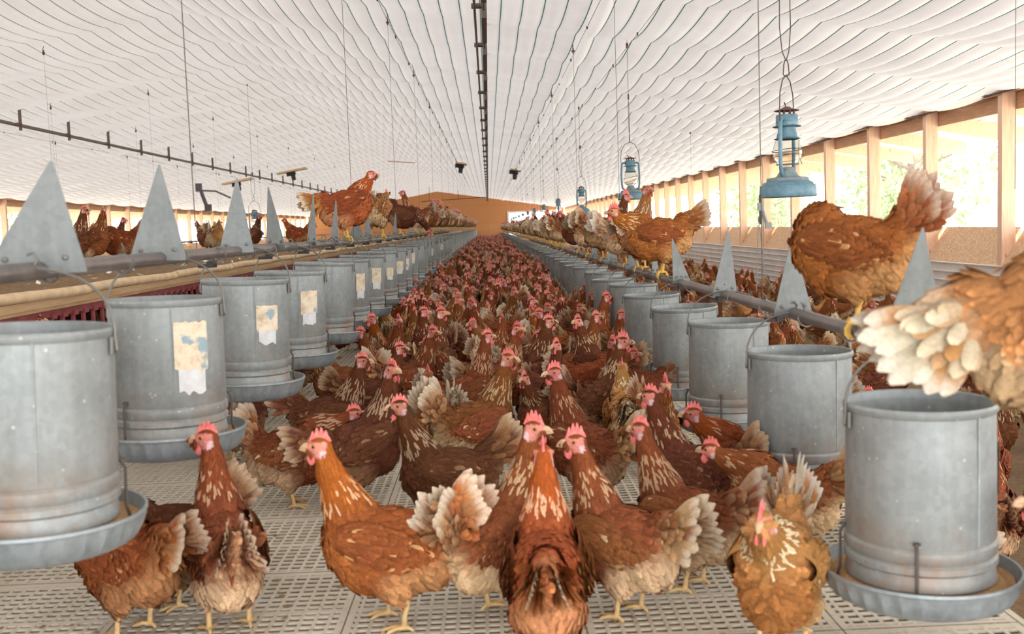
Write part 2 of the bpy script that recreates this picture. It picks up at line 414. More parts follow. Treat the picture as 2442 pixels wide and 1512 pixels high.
def window_mesh(s, near):
    objs = {}
    mb = MB(); mb.box((s*.07, 0, (SHELF+H_EAVE-.0)/2-.01), (.14, .09, H_EAVE-SHELF-.02)); objs['post'] = (mb, M['pine'])
    mb = MB(); ang = math.atan2(SILL-SHELF, .24)
    vs = [(0, .045, SHELF), (0, BAY-.045, SHELF), (s*.24, BAY-.045, SILL), (s*.24, .045, SILL),
          (0, .045, SHELF-.02), (0, BAY-.045, SHELF-.02), (s*.24, BAY-.045, SHELF-.02), (s*.24, .045, SHELF-.02)]
    mb.add(vs, [(0, 1, 2, 3), (4, 7, 6, 5), (0, 4, 5, 1), (2, 6, 7, 3), (0, 3, 7, 4), (1, 5, 6, 2)]); objs['sloping_sill'] = (mb, M['chip'])
    mb = MB(); mb.box((s*.165, BAY/2, H_EAVE-.10), (.04, BAY, .20)); mb.box((s*.06, BAY/2, H_EAVE-.018), (.15, BAY, .03)); objs['header'] = (mb, M['header'])
    return objs
yk = POST0
while yk > Y_BACK+.1: yk -= BAY
posts_y = []
while yk < Y_END-.3:
    if yk > Y_BACK+.05: posts_y.append(yk)
    yk += BAY
wn = 1
for X, s in ((X_R, 1), (X_L, -1)):
    protos = None
    for i, y in enumerate(posts_y):
        if protos is None:
            ob = window_mesh(s, True); root = empty('window_1', (X, y, 0)); root['kind'] = 'structure'
            for k, (mbx, mt) in ob.items(): mbx.build(k, mt, root)
            protos = root
        else:
            root = copy_tree(protos); root.location = (X, y, 0)
        root.name = 'window_%d' % wn; wn += 1
# wire netting over the nearest right hand windows
mb = MB(); x = X_R+.215; ya = posts_y[0]
for j in range(0, 470):
    y = 8.0+j*.028
    mb.box((x, y, (SILL+H_EAVE-.2)/2), (.0012, .0012, H_EAVE-.2-SILL))
z = SILL
while z < H_EAVE-.2: mb.box((x, 8+235*.028, z), (.0012, 470*.028, .0012)); z += .028
nt_ = mb.build('trim_2', mw.m); tag(nt_, kind='structure')
# cable along the eave
mb = MB(); pts = [(X_R-.02, y, H_EAVE-.045-.012*math.sin(y*1.7)) for y in np.arange(5.5, 60, .6)]
mb.tube(pts, .011, 6); mb.tube([(a-.03, b, c+.015*math.sin(b*3)) for a, b, c in pts], .007, 5)
tag(mb.build('eave_cable', M['bracket']), 'dark cables stapled along the top of the right hand windows', 'cable')

# ---- eaves outside: rafter tails and pale sheets
mb = MB()
for s, X in ((1, X_R), (-1, X_L)):
    for y in posts_y:
        vs = []
        for dy in (-.02, .02):
            for (dx, z) in ((.19, H_EAVE-.03), (1.45, H_EAVE-.03-1.26*.18), (1.45, H_EAVE-.21-1.26*.18), (.19, H_EAVE-.2)):
                vs.append((X+s*dx, y+.3+dy, z))
        mb.add(vs, [(0, 1, 2, 3), (7, 6, 5, 4), (0, 4, 5, 1), (1, 5, 6, 2), (2, 6, 7, 3), (3, 7, 4, 0)])
tag(mb.build('trim_3', M['pine']), kind='structure')
mb = MB()
for s, X in ((1, X_R), (-1, X_L)):
    vs = []
    for dz in (0, .01):
        for y in (Y_BACK, Y_END):
            for dx in (.12, 1.6): vs.append((X+s*dx, y, H_EAVE+.0-dx*.18+dz+.02))
    mb.add(vs, [(0, 1, 3, 2), (4, 6, 7, 5), (0, 4, 5, 1), (2, 3, 7, 6), (1, 5, 7, 3), (0, 2, 6, 4)])
tag(mb.build('trim_4', M['ceil']), kind='structure')

# ---- outdoors
mb = MB(); n = 40
for s in (1, -1):
    xa = X_R+.12 if s > 0 else X_L-.12
    vs = [(xa, -20, GROUND-.05), (xa+s*60, -20, GROUND-.05), (xa+s*60, 110, GROUND-.05), (xa, 110, GROUND-.05)]
    mb.add(vs, [(0, 1, 2, 3)] if s > 0 else [(3, 2, 1, 0)])
tag(mb.build('ground', M['grass']), kind='structure')
def tree(x, y, h, seed, lab, cat='tree', name='leafy_tree', n=2600):
    g = np.random.RandomState(seed)
    root = empty(name, (x, y, GROUND-.05))
    mb = MB(); mb.tube([(0, 0, 0), (.1, .05, h*.3), (-.05, .1, h*.6), (.05, 0, h*.85)], [.16, .13, .08, .03], 8)
    for k in range(7):
        a = g.uniform(0, 2*PI); z = h*g.uniform(.25, .7); L = h*.25
        mb.tube([(0, 0, z), (L*.5*math.cos(a), L*.5*math.sin(a), z+L*.25), (L*math.cos(a), L*math.sin(a), z+L*.4)], [.06, .04, .015], 6)
    mb.build('trunk', M['bark'], root, smooth=True)
    cl = g.uniform(-1, 1, (26, 3)); cl /= np.maximum(1, np.linalg.norm(cl, axis=1))[:, None]
    cl = cl*np.array([h*.34, h*.34, h*.42])+np.array([0, 0, h*.55])
    ci = g.randint(0, 26, n); d = g.normal(0, 1, (n, 3)); d /= np.linalg.norm(d, axis=1)[:, None]
    p = cl[ci]+d*(g.uniform(.5, 1, n)**.5)[:, None]*h*.13
    a = g.normal(0, 1, (n, 3)); a /= np.linalg.norm(a, axis=1)[:, None]; b = np.cross(a, g.normal(0, 1, (n, 3))); b /= np.linalg.norm(b, axis=1)[:, None]
    L = g.uniform(.07, .15, n)[:, None]
    V = np.stack([p-a*L, p+b*L*.5, p+a*L, p-b*L*.5], 1).reshape(-1, 3); V[:, 2] = np.maximum(V[:, 2], .05)
    Q = np.arange(4*n).reshape(n, 4)
    c0 = np.array(srgb(112, 132, 86)); c1 = np.array(srgb(176, 188, 146)); tt = g.uniform(0, 1, n)[:, None]
    C = np.repeat(c0*(1-tt)+c1*tt, 4, axis=0)
    o = bpy.data.objects.new('foliage', np_mesh('foliage', V, Q, M['leaf'], cols=C, smooth=False)); COL.objects.link(o); o.parent = root
    tag(root, lab, cat, 'trees outside the windows'); return root
k = 0
words = ['nearest', 'second', 'third', 'fourth', 'fifth', 'sixth', 'seventh', 'eighth', 'ninth', 'tenth', 'eleventh', 'twelfth', 'thirteenth', 'fourteenth', 'fifteenth', 'sixteenth', 'seventeenth', 'eighteenth', 'nineteenth', 'twentieth']
for i in range(9):
    tree(X_R+6.5+(i % 3)*1.8, 13+i*5.2, 5.2+(i % 2), 50+i, 'sunlit pale green tree outside the right windows, %s from the camera' % words[i])
for i in range(6):
    tree(X_L-7-(i % 3)*1.8, 22+i*8, 5.0+(i % 2), 80+i, 'pale green tree beyond the far left windows, %s from the camera' % words[i])

# ------------------------------------------------------------------ ceiling rails
def hanging_rail(X, lab):
    root = empty('ceiling_rail', (X, 0, 0)); z = CAM_H+1.74
    mb = MB(); y = 5.0; 
    for y in posts_y:
        if y < 3: continue
        mb.box((0, y+BAY*.42, z), (.045, BAY*.84, .035))
    mb.tube([(0, 3, z-.005), (0, 69, z-.005)], .014, 6)
    mb.tube([(-.075, 3, z), (-.075, 69, z)], .011, 6)
    mb.build('rail', M['rail'], root)
    mb = MB()
    n = 0
    proto = None
    for y in posts_y:
        if y < 3: continue
        h = ceil_h(X)-z+.03
        if proto is None:
            mb = MB(); mb.box((0, 0, h/2-.05), (.045, .012, h+.05)); mb.box((.02, 0, h-.02), (.08, .03, .02)); mb.tube([(-.10, 0, .02), (.02, 0, .02)], .022, 8)
            proto = mb.build('hanger_strap', M['rail'], root, loc=(0, y, z))
        else:
            c = proto.copy(); COL.objects.link(c); c.location = (0, y, z)
    tag(root, lab, 'rail', 'ceiling rails')
hanging_rail(.03, 'dark metal rail on straps hung under the ceiling above the middle aisle')
hanging_rail(-6.82, 'dark metal rail on straps hung under the ceiling on the far left')

# ------------------------------------------------------------------ boards with lamp sockets
def board(x, y, wx, wy, lab):
    root = empty('ceiling_board', (x, y, ceil_h(x)-.09)); s = -SLOPE_R if x > X_RIDGE else SLOPE_L
    root.rotation_euler = (0, -math.atan(s), 0)
    mb = MB(); mb.box((0, 0, 0), (wx, wy, .05)); mb.box((0, wy*.3, .03), (wx*.9, .05, .05)); mb.build('board', M['board'], root)
    mb = MB(); mb.lathe([(.0, -.03), (.09, -.03), (.1, -.1), (.07, -.16), (.07, -.24), (.05, -.3), (.0, -.3)], 12); mb.box((-.12, 0, -.08), (.14, .1, .12)); mb.build('lamp_socket', M['black'], root)
    tag(root, lab, 'light fixture', 'ceiling boards with sockets')
board(-6.16, 33.7, .95, .35, 'tan wooden board with a black socket, right one of the two on the left ceiling')
board(-7.88, 33.6, .95, .35, 'tan wooden board with a black socket, left one of the two on the left ceiling')
board(-.78, 33.5, .34, .9, 'tan wooden board with a black socket just left of the middle rail')
board(.92, 33.2, .34, .9, 'tan wooden board with a black socket just right of the middle rail')
mb = MB(); mb.box((0, 0, 0), (.95, .05, .03)); o = mb.build('batten', M['header']); o.location = (-2.94, 37, ceil_h(-2.94)-.1); o.rotation_euler = (0, .09, 0)
tag(o, 'short brown batten fixed under the white ceiling near the ridge', 'batten')
# ------------------------------------------------------------------ feeders, perch pipes, fins, lanterns, nest platform
PIPE_Z = {ROW_R: CAM_H-.287, ROW_L: CAM_H-.042}
S = {-.91: .90, .92: .92}; RT = .155
def tube_prof():
    z = 0.0; p = [(RT-.006, .36), (RT-.006, 0.0), (RT, -.0), (RT+.002, .004), (RT, .010), (RT-.004, .034), (RT+.003, .040), (RT+.003, .052), (RT-.003, .058), (RT+.003, .066), (RT+.003, .084), (RT-.003, .090), (RT, .096), (RT-.002, .36), (RT+.003, .366), (RT+.004, .374), (RT, .38), (RT-.004, .378), (RT-.006, .36)]
    return p
def make_feeder():                       # origin on the pan's underside
    root = empty('hanging_feeder')
    mb = MB(); mb.lathe(tube_prof(), 48, (0, 0, .05)); mb.box((.06*RT/.155, -RT*.922, .28), (.003, .003, .27)); mb.build('feed_tube', M['galv'], root, smooth=True)
    mb = MB(); seg = 96
    fl = lambda i, k, r: r+(.0038*math.cos(k*2*PI/seg*32) if i in (2, 3, 4) else 0)
    mb.lathe([(0, 0), (.170, 0), (.184, .008), (.196, .03), (.203, .052), (.205, .058), (.209, .061), (.208, .067), (.203, .067), (.199, .056), (.180, .012), (.16, .008), (0, .008)], seg, fn=fl)
    mb.build('feed_pan', M['galv_pan'], root, smooth=True)
    mb = MB(); mb.lathe([(.10, .062), (.158, .046), (.175, .036), (.193, .044)], 40, fn=lambda i, k, r: r+.003*math.sin(k*1.9+i)); mb.build('feed', M['feed'], root, smooth=True)
    mb = MB(); R2 = RT+.004
    pts = [(R2*math.cos(a)*1.0, R2*math.sin(a)*.0, 0) for a in ()]
    pts = []
    for i in range(25):
        a = PI*i/24; pts.append((-R2*1.02*math.cos(a), .0+.02*math.sin(a), .405+ .138*math.sin(a)**.8))
    mb.tube(pts, .0032, 6)
    for sgn in (-1, 1):
        mb.tube([(sgn*R2*1.02, 0, .41), (sgn*(R2+.006), 0, .385), (sgn*(R2-.002), .004, .378)], .0036, 6); mb.box((sgn*(RT+.004), 0, .395), (.006, .028, .034))
    mb.tube([(0, .02, .543), (.008, .03, .562), (0, .03, .574), (-.008, .02, .57)], .003, 6)
    mb.build('bail', M['wire'], root, smooth=True)
    for a in (-PI/2-.45, PI/2, .3, PI-.2):
        mb = MB(); cx, cy = math.cos(a), math.sin(a)
        mb.tube([((RT+.003)*cx, (RT+.003)*cy, .155), ((RT+.012)*cx, (RT+.012)*cy, .14), ((RT+.012)*cx, (RT+.012)*cy, .062), ((RT+.02)*cx, (RT+.02)*cy, .036)], .0035, 6)
        mb.lathe([(.0, .006), (.008, .004), (.009, 0)], 8, ((RT+.006)*cx, (RT+.006)*cy, .155)); mb.build('hook_wire', M['dwire'], root, smooth=True)
    return root
def sticker(root, ang, zc, w, h, seed, residue=True):
    g = random.Random(seed)
    def patch(nm, mat, zc, h, w, off, rag):
        mb = MB(); n = 14; m = 10; vs = []; fs = []
        top = [g.uniform(-1, 1)*rag*h for _ in range(n+1)]; bot = [g.uniform(-.2, 1)*rag*h*2.2 for _ in range(n+1)]; bot = [(bot[max(0, i-1)]+bot[i]+bot[min(n, i+1)])/3 for i in range(n+1)]
        for i in range(n+1):
            a = ang+(i/n-.5)*w/RT
            for j in range(m+1):
                z0 = zc-h/2+bot[i]; z1 = zc+h/2-top[i]*.3; z = z0+(z1-z0)*j/m
                vs.append(((RT+off)*math.cos(a), (RT+off)*math.sin(a), z))
        for i in range(n):
            for j in range(m): fs.append((i*(m+1)+j, (i+1)*(m+1)+j, (i+1)*(m+1)+j+1, i*(m+1)+j+1))
        mb.add(vs, fs); return mb.build(nm, mat, root)
    if residue: patch('label_residue', M['glue'], zc-h*.62, h*.6, w*.8, .0012, .12)
    patch('torn_label', M['paper'], zc, h, w, .002, .07)

feeder0 = make_feeder()
LAB = {2: (42, .30, .095, .14), 3: (40, .29, .085, .10), 4: (42, .29, .085, .11), 6: (45, .29, .07, .11), 7: (45, .29, .085, .11), 8: (45, .27, .07, .07), 9: (44, .29, .08, .08), 10: (44, .29, .08, .08), 11: (46, .31, .05, .08), 15: (46, .28, .06, .07), 18: (46, .3, .07, .07)}
Y_L1, Y_R1 = 2.05, 2.22
ordw = ['nearest', 'second', 'third', 'fourth', 'fifth', 'sixth', 'seventh', 'eighth', 'ninth', 'tenth', 'eleventh', 'twelfth', 'thirteenth', 'fourteenth', 'fifteenth', 'sixteenth']
def feeder_row(X, y1, side, lab):
    zp = PIPE_Z[X]; z0 = zp-.12-.43
    far = None
    for i in range(78):
        y = y1+i*S[X]
        if i < 22:
            f = copy_tree(feeder0)
        else:
            if far is None:
                mb = MB(); mb.lathe([(RT, .05), (RT, .42), (RT+.003, .43), (RT-.006, .43), (RT-.006, .1)], 20); mb.lathe([(0, 0), (.18, 0), (.207, .066), (.195, .05), (.1, .06)], 20)
                far = mb.build('hanging_feeder', M['galv'], smooth=True); f = far
            else: f = far.copy(); COL.objects.link(f)
        g = random.Random(i*7+int(side*3))
        f.location = (X+g.uniform(-.012, .012), y+(g.uniform(-.02, .02) if i else 0), z0+g.uniform(-.008, .008))
        f.rotation_euler = (g.uniform(-.015, .015), g.uniform(-.02, .02)+(.035 if X < 0 and i < 12 else 0), g.uniform(-.12, .12))
        if i < 16:
            tl = ''
            if X < 0 and i+1 in LAB: tl = ' with torn label'
            f['label'] = 'galvanised tube feeder%s, %s from the camera in the %s row' % (tl, ordw[i], lab)
        else: f['label'] = 'small distant galvanised feeder far down the %s row' % lab
        f['category'] = 'feeder'; f['group'] = 'hanging feeders of the %s row' % lab
        if X < 0 and i+1 in LAB and i < 22:
            a, zc, w, h = LAB[i+1]; sticker(f, math.radians(-90+a), zc, w, h, i)
        if i == 0 and X > 0: sticker(f, math.radians(-20), .28, .05, .13, 99, False)
feeder_row(ROW_L, Y_L1, -1, 'left'); feeder_row(ROW_R, Y_R1, 1, 'right')
kill_tree(feeder0)
# rows of the mirrored aisle beyond the nests: only far traces show over the platform
# ---- perch pipes
def perch(X, zp, lab, y0=.4, y1=Y_END-1.5):
    root = empty('perch_pipe', (X, 0, zp)); r = .0185
    mb = MB(); pts = [(.006*math.sin(y*.8), y, -r+.007*math.sin(y*.55)) for y in np.arange(y0, y1, .7)]
    mb.tube(pts, r, 14); mb.build('pipe', M['pipe'], root, smooth=True)
    pr = None
    for i, y in enumerate(np.arange(1.3, 22, .44)):
        if pr is None:
            mb = MB()
            for q in (0, .012): mb.tube([(.0245*math.cos(a), q+.004*math.sin(a*3), -r+.0245*math.sin(a)) for a in np.linspace(0, 2*PI, 15)], .0022, 5)
            mb.tube([(0, 0, .004), (.01, -.01, .02), (.004, -.012, .034)], .002, 5)
            pr = mb.build('wire_tie', M['wire'], root, smooth=True, loc=(0, y, 0))
        else: c = pr.copy(); COL.objects.link(c); c.location = (0, y, .004*math.sin(y)); c.rotation_euler = (0, random.uniform(-.7, .7), random.uniform(-.3, .3))
    pr = None
    for i in range(24):
        y = 3.4+i*.88
        if pr is None:
            mb = MB(); mb.box((0, 0, -.05), (.05, .04, .012)); mb.box((.015, 0, -.045), (.02, .05, .02)); pr = mb.build('clamp', M['black'], root, loc=(0, y, 0))
        else: c = pr.copy(); COL.objects.link(c); c.location = (0, y, 0)
    tag(root, lab, 'perch', 'perch pipes')
perch(ROW_L, PIPE_Z[ROW_L], 'long grey steel perch pipe above the left feeder row')
perch(ROW_R, PIPE_Z[ROW_R], 'long grey steel perch pipe above the right feeder row')
perch(2*MID+.91, CAM_H-.05, 'distant perch pipe seen beyond the nest platform on the left', 4, 60)

# ---- triangular anti roost fins
def fin(X, px, w, h, rot, skew, i, lab, y=None, lean=0.0):
    zp = PIPE_Z[X]
    if y is None: y = depth_on_x(px, 600 if X < 0 else 690, X)
    mb = MB(); th = .0012
    out = [(-w/2, 0), (w/2, 0), (skew*w/2, h)]
    out = [(-w/2, -.018), (-w/2*.98, .0), (skew*w/2-.002, h), (skew*w/2+.002, h), (w/2*.98, 0), (w/2, -.018)]
    vs = [(x, -th, z) for x, z in out]+[(x, th, z) for x, z in out]; n = len(out)
    mb.add(vs, [tuple(range(n)), tuple(range(2*n-1, n-1, -1))]+[(k, k+n, (k+1) % n+n, (k+1) % n) for k in range(n)])
    mb.box((0, .012, -.01), (w*.9, .025, .0015))
    root = empty('roost_fin', (X, y+.03, zp)); root.rotation_euler = (lean, 0, rot)
    mb.build('plate', M['fin'], root)
    for q in (-.3, .3):
        mb = MB(); mb.lathe([(.006, 0), (.006, .004), (.003, .006), (0, .006)], 8); s_ = mb.build('screw', M['wire'], root, smooth=True); s_.location = (q*w, -.002, .012); s_.rotation_euler = (PI/2, 0, 0)
    tag(root, lab, 'triangle plate', 'triangular plates on the perches')
fins_L = [(68, .20, .205, 0, .45), (368, .150, .245, .05, .25), (560, .12, .25, .25, .25), (655, .115, .245, -.6, -.45), (742, .10, .24, -.9, .85), (797, .10, .235, -.9, .85),
          (850, .115, .15, -.3, .2), (878, .085, .215, -.7, .1), (943, .08, .21, -.9, .6), (982, .08, .21, .9, .8), (999, .08, .21, .9, .9)]
wl = ['nearest', 'second', 'third', 'fourth', 'fifth', 'sixth', 'seventh', 'eighth', 'ninth', 'tenth', 'eleventh', 'twelfth', 'thirteenth']
for i, (px, w, h, r, sk) in enumerate(fins_L): fin(ROW_L, px, w, h, r, sk, i, 'pointed grey metal triangle on the left perch, %s from the camera' % wl[i])
fins_R = [(2190, .15, .25, 0, .3), (1897, .125, .22, .2, .0), (1733, .10, .24, .15, .35), (1628, .085, .20, .1, -.95), (1565, .065, .215, .8, .0), (1512, .1, .11, 0, .0), (1460, .1, .12, 0, .3), (1420, .06, .17, 0, .2)]
for i, (px, w, h, r, sk) in enumerate(fins_R): fin(ROW_R, px, w, h, r, sk, i, 'pointed grey metal triangle on the right perch, %s from the camera' % wl[i])
for i, y in enumerate((12.6, 14.2, 16.5)):
    PIPE_Z[2*MID+.91] = CAM_H-.05
    fin(2*MID+.91, 0, .12, .2, .2, .2, i, 'small metal triangle on the distant perch beyond the nests, %s from the camera' % wl[i], y=y)

# ---- suspension wires, pulleys, ceiling cords
def wire(x, y, z0, z1, lab, pulley=True, r=.0016, grp='suspension wires'):
    root = empty('suspension_wire', (x, y, z0)); L = z1-z0
    mb = MB(); mb.tube([(0, 0, 0), (.001, 0, L*.5), (0, 0, L-.02)], r, 5); mb.build('cable', M['dwire'], root)
    if pulley:
        mb = MB(); mb.tube([(0, 0, L+.02), (.006, 0, L), (-.006, 0, L-.02), (0, 0, L-.035)], .004, 5); mb.box((0, 0, L-.06), (.012, .02, .055)); mb.lathe([(0, -.006), (.02, -.006), (.014, 0), (.02, .006), (0, .006)], 10, (0, 0, L-.065)); mb.build('pulley', M['rust'], root)
    tag(root, lab, 'wire', grp); return root
y = 3.29; i = 0
wy = [3.29, 7.1, 10.5, 14.1, 17.8, 21.4, 25, 28.7, 32.3, 36, 39.6, 43.2]
for i, y in enumerate(wy):
    wire(ROW_L, y, PIPE_Z[ROW_L]-.02, ceil_h(ROW_L)-.04, 'thin wire holding up the left perch pipe, %s from the camera' % wl[min(i, 11)])
    yr = y+.24
    wire(ROW_R, yr, PIPE_Z[ROW_R]-.02, ceil_h(ROW_R)-.04, 'thin wire holding up the right perch pipe, %s from the camera' % wl[min(i, 11)])
for i, y in enumerate([8.6, 12.3, 16, 19.7, 23.4, 27, 31, 35]):
    for X, nm in ((-5.0, 'over the nest platform'), (-6.3, 'beyond the nest platform'), (-7.6, 'on the far left side')):
        wire(X, y+.3*(X+5), CAM_H-.1, ceil_h(X)-.04, 'thin ceiling wire %s, %s from the camera' % (nm, wl[i]), r=.0012, grp='wires on the left')
for i, (px, py0, py1) in enumerate([(2421, 560, 0), (1648, 440, 314)]):
    if i == 0: wire(2.9, depth_on_x(2421, 300, 2.9), CAM_H+.1, ceil_h(2.9), 'thin wire hanging near the right edge of the picture')
    else: wire(3.3, depth_on_x(1648, 400, 3.3), CAM_H+.55, ceil_h(3.3), 'short thin wire hanging under the right hand ceiling')
for X, lab in ((ROW_L, 'thin draw cable running under the ceiling above the left perch'), (ROW_R+.03, 'thin draw cable running under the ceiling above the right perch'), (1.40, 'thin draw cable running under the ceiling above the lanterns'), (-7.6, 'thin draw cable running under the far left ceiling')):
    mb = MB(); mb.tube([(X, 3, ceil_h(X)-.085), (X, 60, ceil_h(X)-.085)], .0022, 5)
    for y in np.arange(4, 50, 1.85): mb.lathe([(0, -.02), (.008, -.01), (.008, .01), (0, .02)], 6, (X, y, ceil_h(X)-.085))
    tag(mb.build('draw_cable', M['dwire']), lab, 'cable', 'draw cables')
# small winch locks on two wires
for (px, py, X, lab) in ((476, 455, ROW_L-.005, 'dark spring toggle on the near left suspension wire'), (1812, 500, ROW_R+.01, 'grey spring toggle on the near right suspension wire')):
    y = depth_on_x(px, py, X); z = on_z(px, py, 0); d = ray(px, py); tt = X/d.x; zz = CAM_H+d.z*tt
    root = empty('wire_toggle', (X, y-.008, zz)); mb = MB(); mb.box((0, 0, .01), (.018, .012, .026)); mb.tube([(0, 0, .02), (.012, 0, -.02), (.02, 0, -.045)], .006, 6); mb.box((.026, 0, -.055), (.02, .012, .022)); mb.build('body', M['black' if X < 0 else 'fin'], root)
    mb = MB(); mb.tube([(.01, 0, .0), (.05, .01, -.003), (.095, .02, -.026)] if X < 0 else [(0, 0, .05), (0, 0, -.05)], .003 if X < 0 else .006, 5); mb.build('lever', M['dwire'], root)
    tag(root, lab, 'toggle')
# thin twin cords under the near right toggle
mb = MB(); y = depth_on_x(1808, 600, ROW_R+.01)
mb.tube([(0, 0, 0), (-.012, 0, -.26)], .0014, 5); mb.tube([(0, 0, 0), (.02, 0, -.2), (.025, -.1, -.26)], .0014, 5)
d = ray(1812, 515); tt = (ROW_R+.01)/d.x; o = mb.build('cord', M['wire'], loc=(ROW_R+.01, y-.012, CAM_H+d.z*tt)); tag(o, 'two thin pale cords hanging below the right wire toggle', 'cord')

# ---- storm lanterns
def make_lantern():                     # origin under the tank, height .40
    root = empty('storm_lantern')
    mb = MB(); mb.lathe([(0, 0), (.128, 0), (.130, .004), (.126, .05), (.124, .054), (.118, .056), (.112, .066), (.085, .078), (.07, .082), (0, .082)], 40); mb.build('tank', M['blue'], root, smooth=True)
    mb = MB(); mb.lathe([(.094, .072), (.096, .076), (.094, .088), (.06, .092), (.05, .096), (.042, .11), (.034, .118), (.030, .135), (0, .135)], 28); mb.build('burner', M['dustyblue'], root, smooth=True)
    mb = MB(); mb.lathe([(.024, .136), (.046, .15), (.060, .175), (.066, .205), (.062, .235), (.050, .265), (.046, .28), (.044, .28), (.048, .262), (.060, .233), (.064, .205), (.058, .176), (.044, .152), (.024, .138)], 28); mb.build('globe', M['glass'], root, smooth=True)
    mb = MB(); mb.tube([(.069*math.cos(a), .069*math.sin(a), .215+.012*math.cos(a)) for a in np.linspace(0, 2*PI, 25)], .0018, 5)
    mb.tube([(.074*math.cos(a)*.8, .074*math.sin(a), .18+.02*math.cos(a*1)) for a in np.linspace(0, 2*PI, 25)], .0014, 5); mb.tube([(.052, -.05, .15), (.07, -.03, .2), (.055, -.04, .26)], .0016, 5); mb.build('guard_wire', M['dwire'], root)
    mb = MB(); mb.lathe([(.052, .148), (.054, .15), (.05, .152), (.03, .15)], 24); mb.build('gallery', M['blue'], root, smooth=True)
    mb = MB(); mb.lathe([(.048, .262), (.062, .266), (.048, .272), (.046, .285), (.040, .30), (.042, .318), (.062, .320), (.066, .322), (.060, .326), (.050, .328), (.050, .345), (.051, .347), (.050, .35), (.050, .372), (.048, .376), (.03, .378)], 28); mb.build('chimney', M['blue'], root, smooth=True)
    mb = MB()
    for k in range(8): a = k*PI/4; mb.box((.034*math.cos(a), .034*math.sin(a), .385), (.006, .006, .02))
    mb.lathe([(0, .393), (.056, .393), (.058, .395), (.03, .402), (.012, .412), (0, .413)], 24); mb.tube([(-.01, 0, .41), (-.03, 0, .43)], .003, 5); mb.build('cap', M['rust'], root, smooth=True)
    for s in (-1, 1):
        mb = MB(); pts = [(s*.052, 0, .352), (s*.072, 0, .355), (s*.084, 0, .34), (s*.088, 0, .30), (s*.090, 0, .22), (s*.088, 0, .15), (s*.080, 0, .11), (s*.06, 0, .095)]
        mb.tube(pts, .0095, 8); mb.build('side_tube', M['blue'], root, smooth=True)
    mb = MB(); mb.tube([(-.09, 0, .33), (-.092, 0, .40), (-.085, 0, .47), (-.05, 0, .53), (0, 0, .555), (.05, 0, .53), (.085, 0, .47), (.092, 0, .40), (.09, 0, .33)], .0028, 6); mb.build('bail', M['dwire'], root, smooth=True)
    mb = MB(); mb.tube([(.06, 0, .1), (.085, 0, .105), (.09, 0, .12)], .003, 5); mb.lathe([(0, 0), (.014, 0), (.014, .012), (0, .012)], 10, (.075, .01, .086)); mb.build('wick_knob', M['dwire'], root)
    return root
def hang_cord(x, y, z0, near):
    root = empty('lantern_hanger', (x, y, z0)); L = ceil_h(x)-z0-.03; mb = MB()
    k = .075
    mb.tube([(0, 0, -.004), (-.016, 0, .006), (-.012, 0, .05), (-.006, 0, .07), (.006, 0, .07), (.012, 0, .05), (.016, 0, .006), (0, 0, -.004)], .0028, 5)
    h = min(.30, L*.5)
    mb.tube([(0, 0, .068), (-.02, 0, .11), (-.032, 0, .22), (-.03, 0, .068+h), (0, 0, .09+h), (.024, 0, .068+h), (.026, 0, .22), (.016, 0, .11), (0, 0, .068)], .0024, 5)
    mb.build('wire_loop', M['dwire'], root, smooth=True)
    mb = MB(); mb.tube([(0, 0, .09+h), (0, 0, L)], .0022, 5); mb.build('cable', M['dwire'], root)
    mb = MB(); mb.box((.0, 0, .13+h), (.022, .012, .05)); mb.tube([(0, 0, .14+h), (-.05, 0, .12+h)], .003, 5); mb.build('adjuster', M['rust'], root)
    mb = MB(); mb.lathe([(0, -.02), (.01, -.02), (.012, .02), (0, .03)], 8, (0, 0, L-.05)); mb.build('pulley', M['rust'], root)
    return root
lan0 = make_lantern()
lw = ['large blue storm lantern with dusty tank, hanging nearest on the right', 'blue storm lantern hanging above the pale necked hen, second from the camera', 'blue storm lantern hanging third from the camera on the right', 'narrow blue storm lantern hanging fourth from the camera', 'blue storm lantern hanging fifth from the camera on the right', 'blue storm lantern hanging sixth from the camera on the right', 'blue storm lantern hanging seventh from the camera, before the bright end window']
lpos = [(1879, 470, 0.62), (1505, 476, 0.15), (1388, 511, .6), (1332, 507, 1.4), (1298, 515, .1), (1277, 518, .4), (1262, 520, .2)]
for i in range(12):
    X = 1.40
    l = copy_tree(lan0)
    if i < len(lpos):
        px, py, rz = lpos[i]
        if i == 0: y = 4.85
        else: y = 4.85+5.35*i
        d = ray(px, py); x = d.x/d.y*y; z = CAM_H+d.z/d.y*y
        if i >= 3: x = 1.40; z = CAM_H+.1
        lab = lw[i]
    else: y = 4.85+5.35*i; x = X; z = CAM_H+.1; rz = i; lab = 'tiny blue storm lantern far away before the bright end window'
    l.location = (x, y, z); l.rotation_euler = (0, 0, rz if i else .95)
    tag(l, lab, 'lantern', 'storm lanterns on the right')
    h = hang_cord(x, y, z+.552, i < 3); h.rotation_euler = (0, 0, .3+i); tag(h, 'wire hanger holding the %s storm lantern on the right' % wl[i], 'wire hanger', 'lantern hangers')
l = copy_tree(lan0); d = ray(610, 560); y = 2*MID/ (d.x/d.y) if False else 17.0; l.location = (d.x/d.y*y, y, CAM_H-.02+.02); l.rotation_euler[2] = .4
tag(l, 'small blue storm lantern far left beyond the nest platform', 'lantern'); lx = l.location.x
h = hang_cord(lx, y, CAM_H+.552, False); tag(h, 'thin wire hanger of the far left storm lantern', 'wire hanger')
kill_tree(lan0)

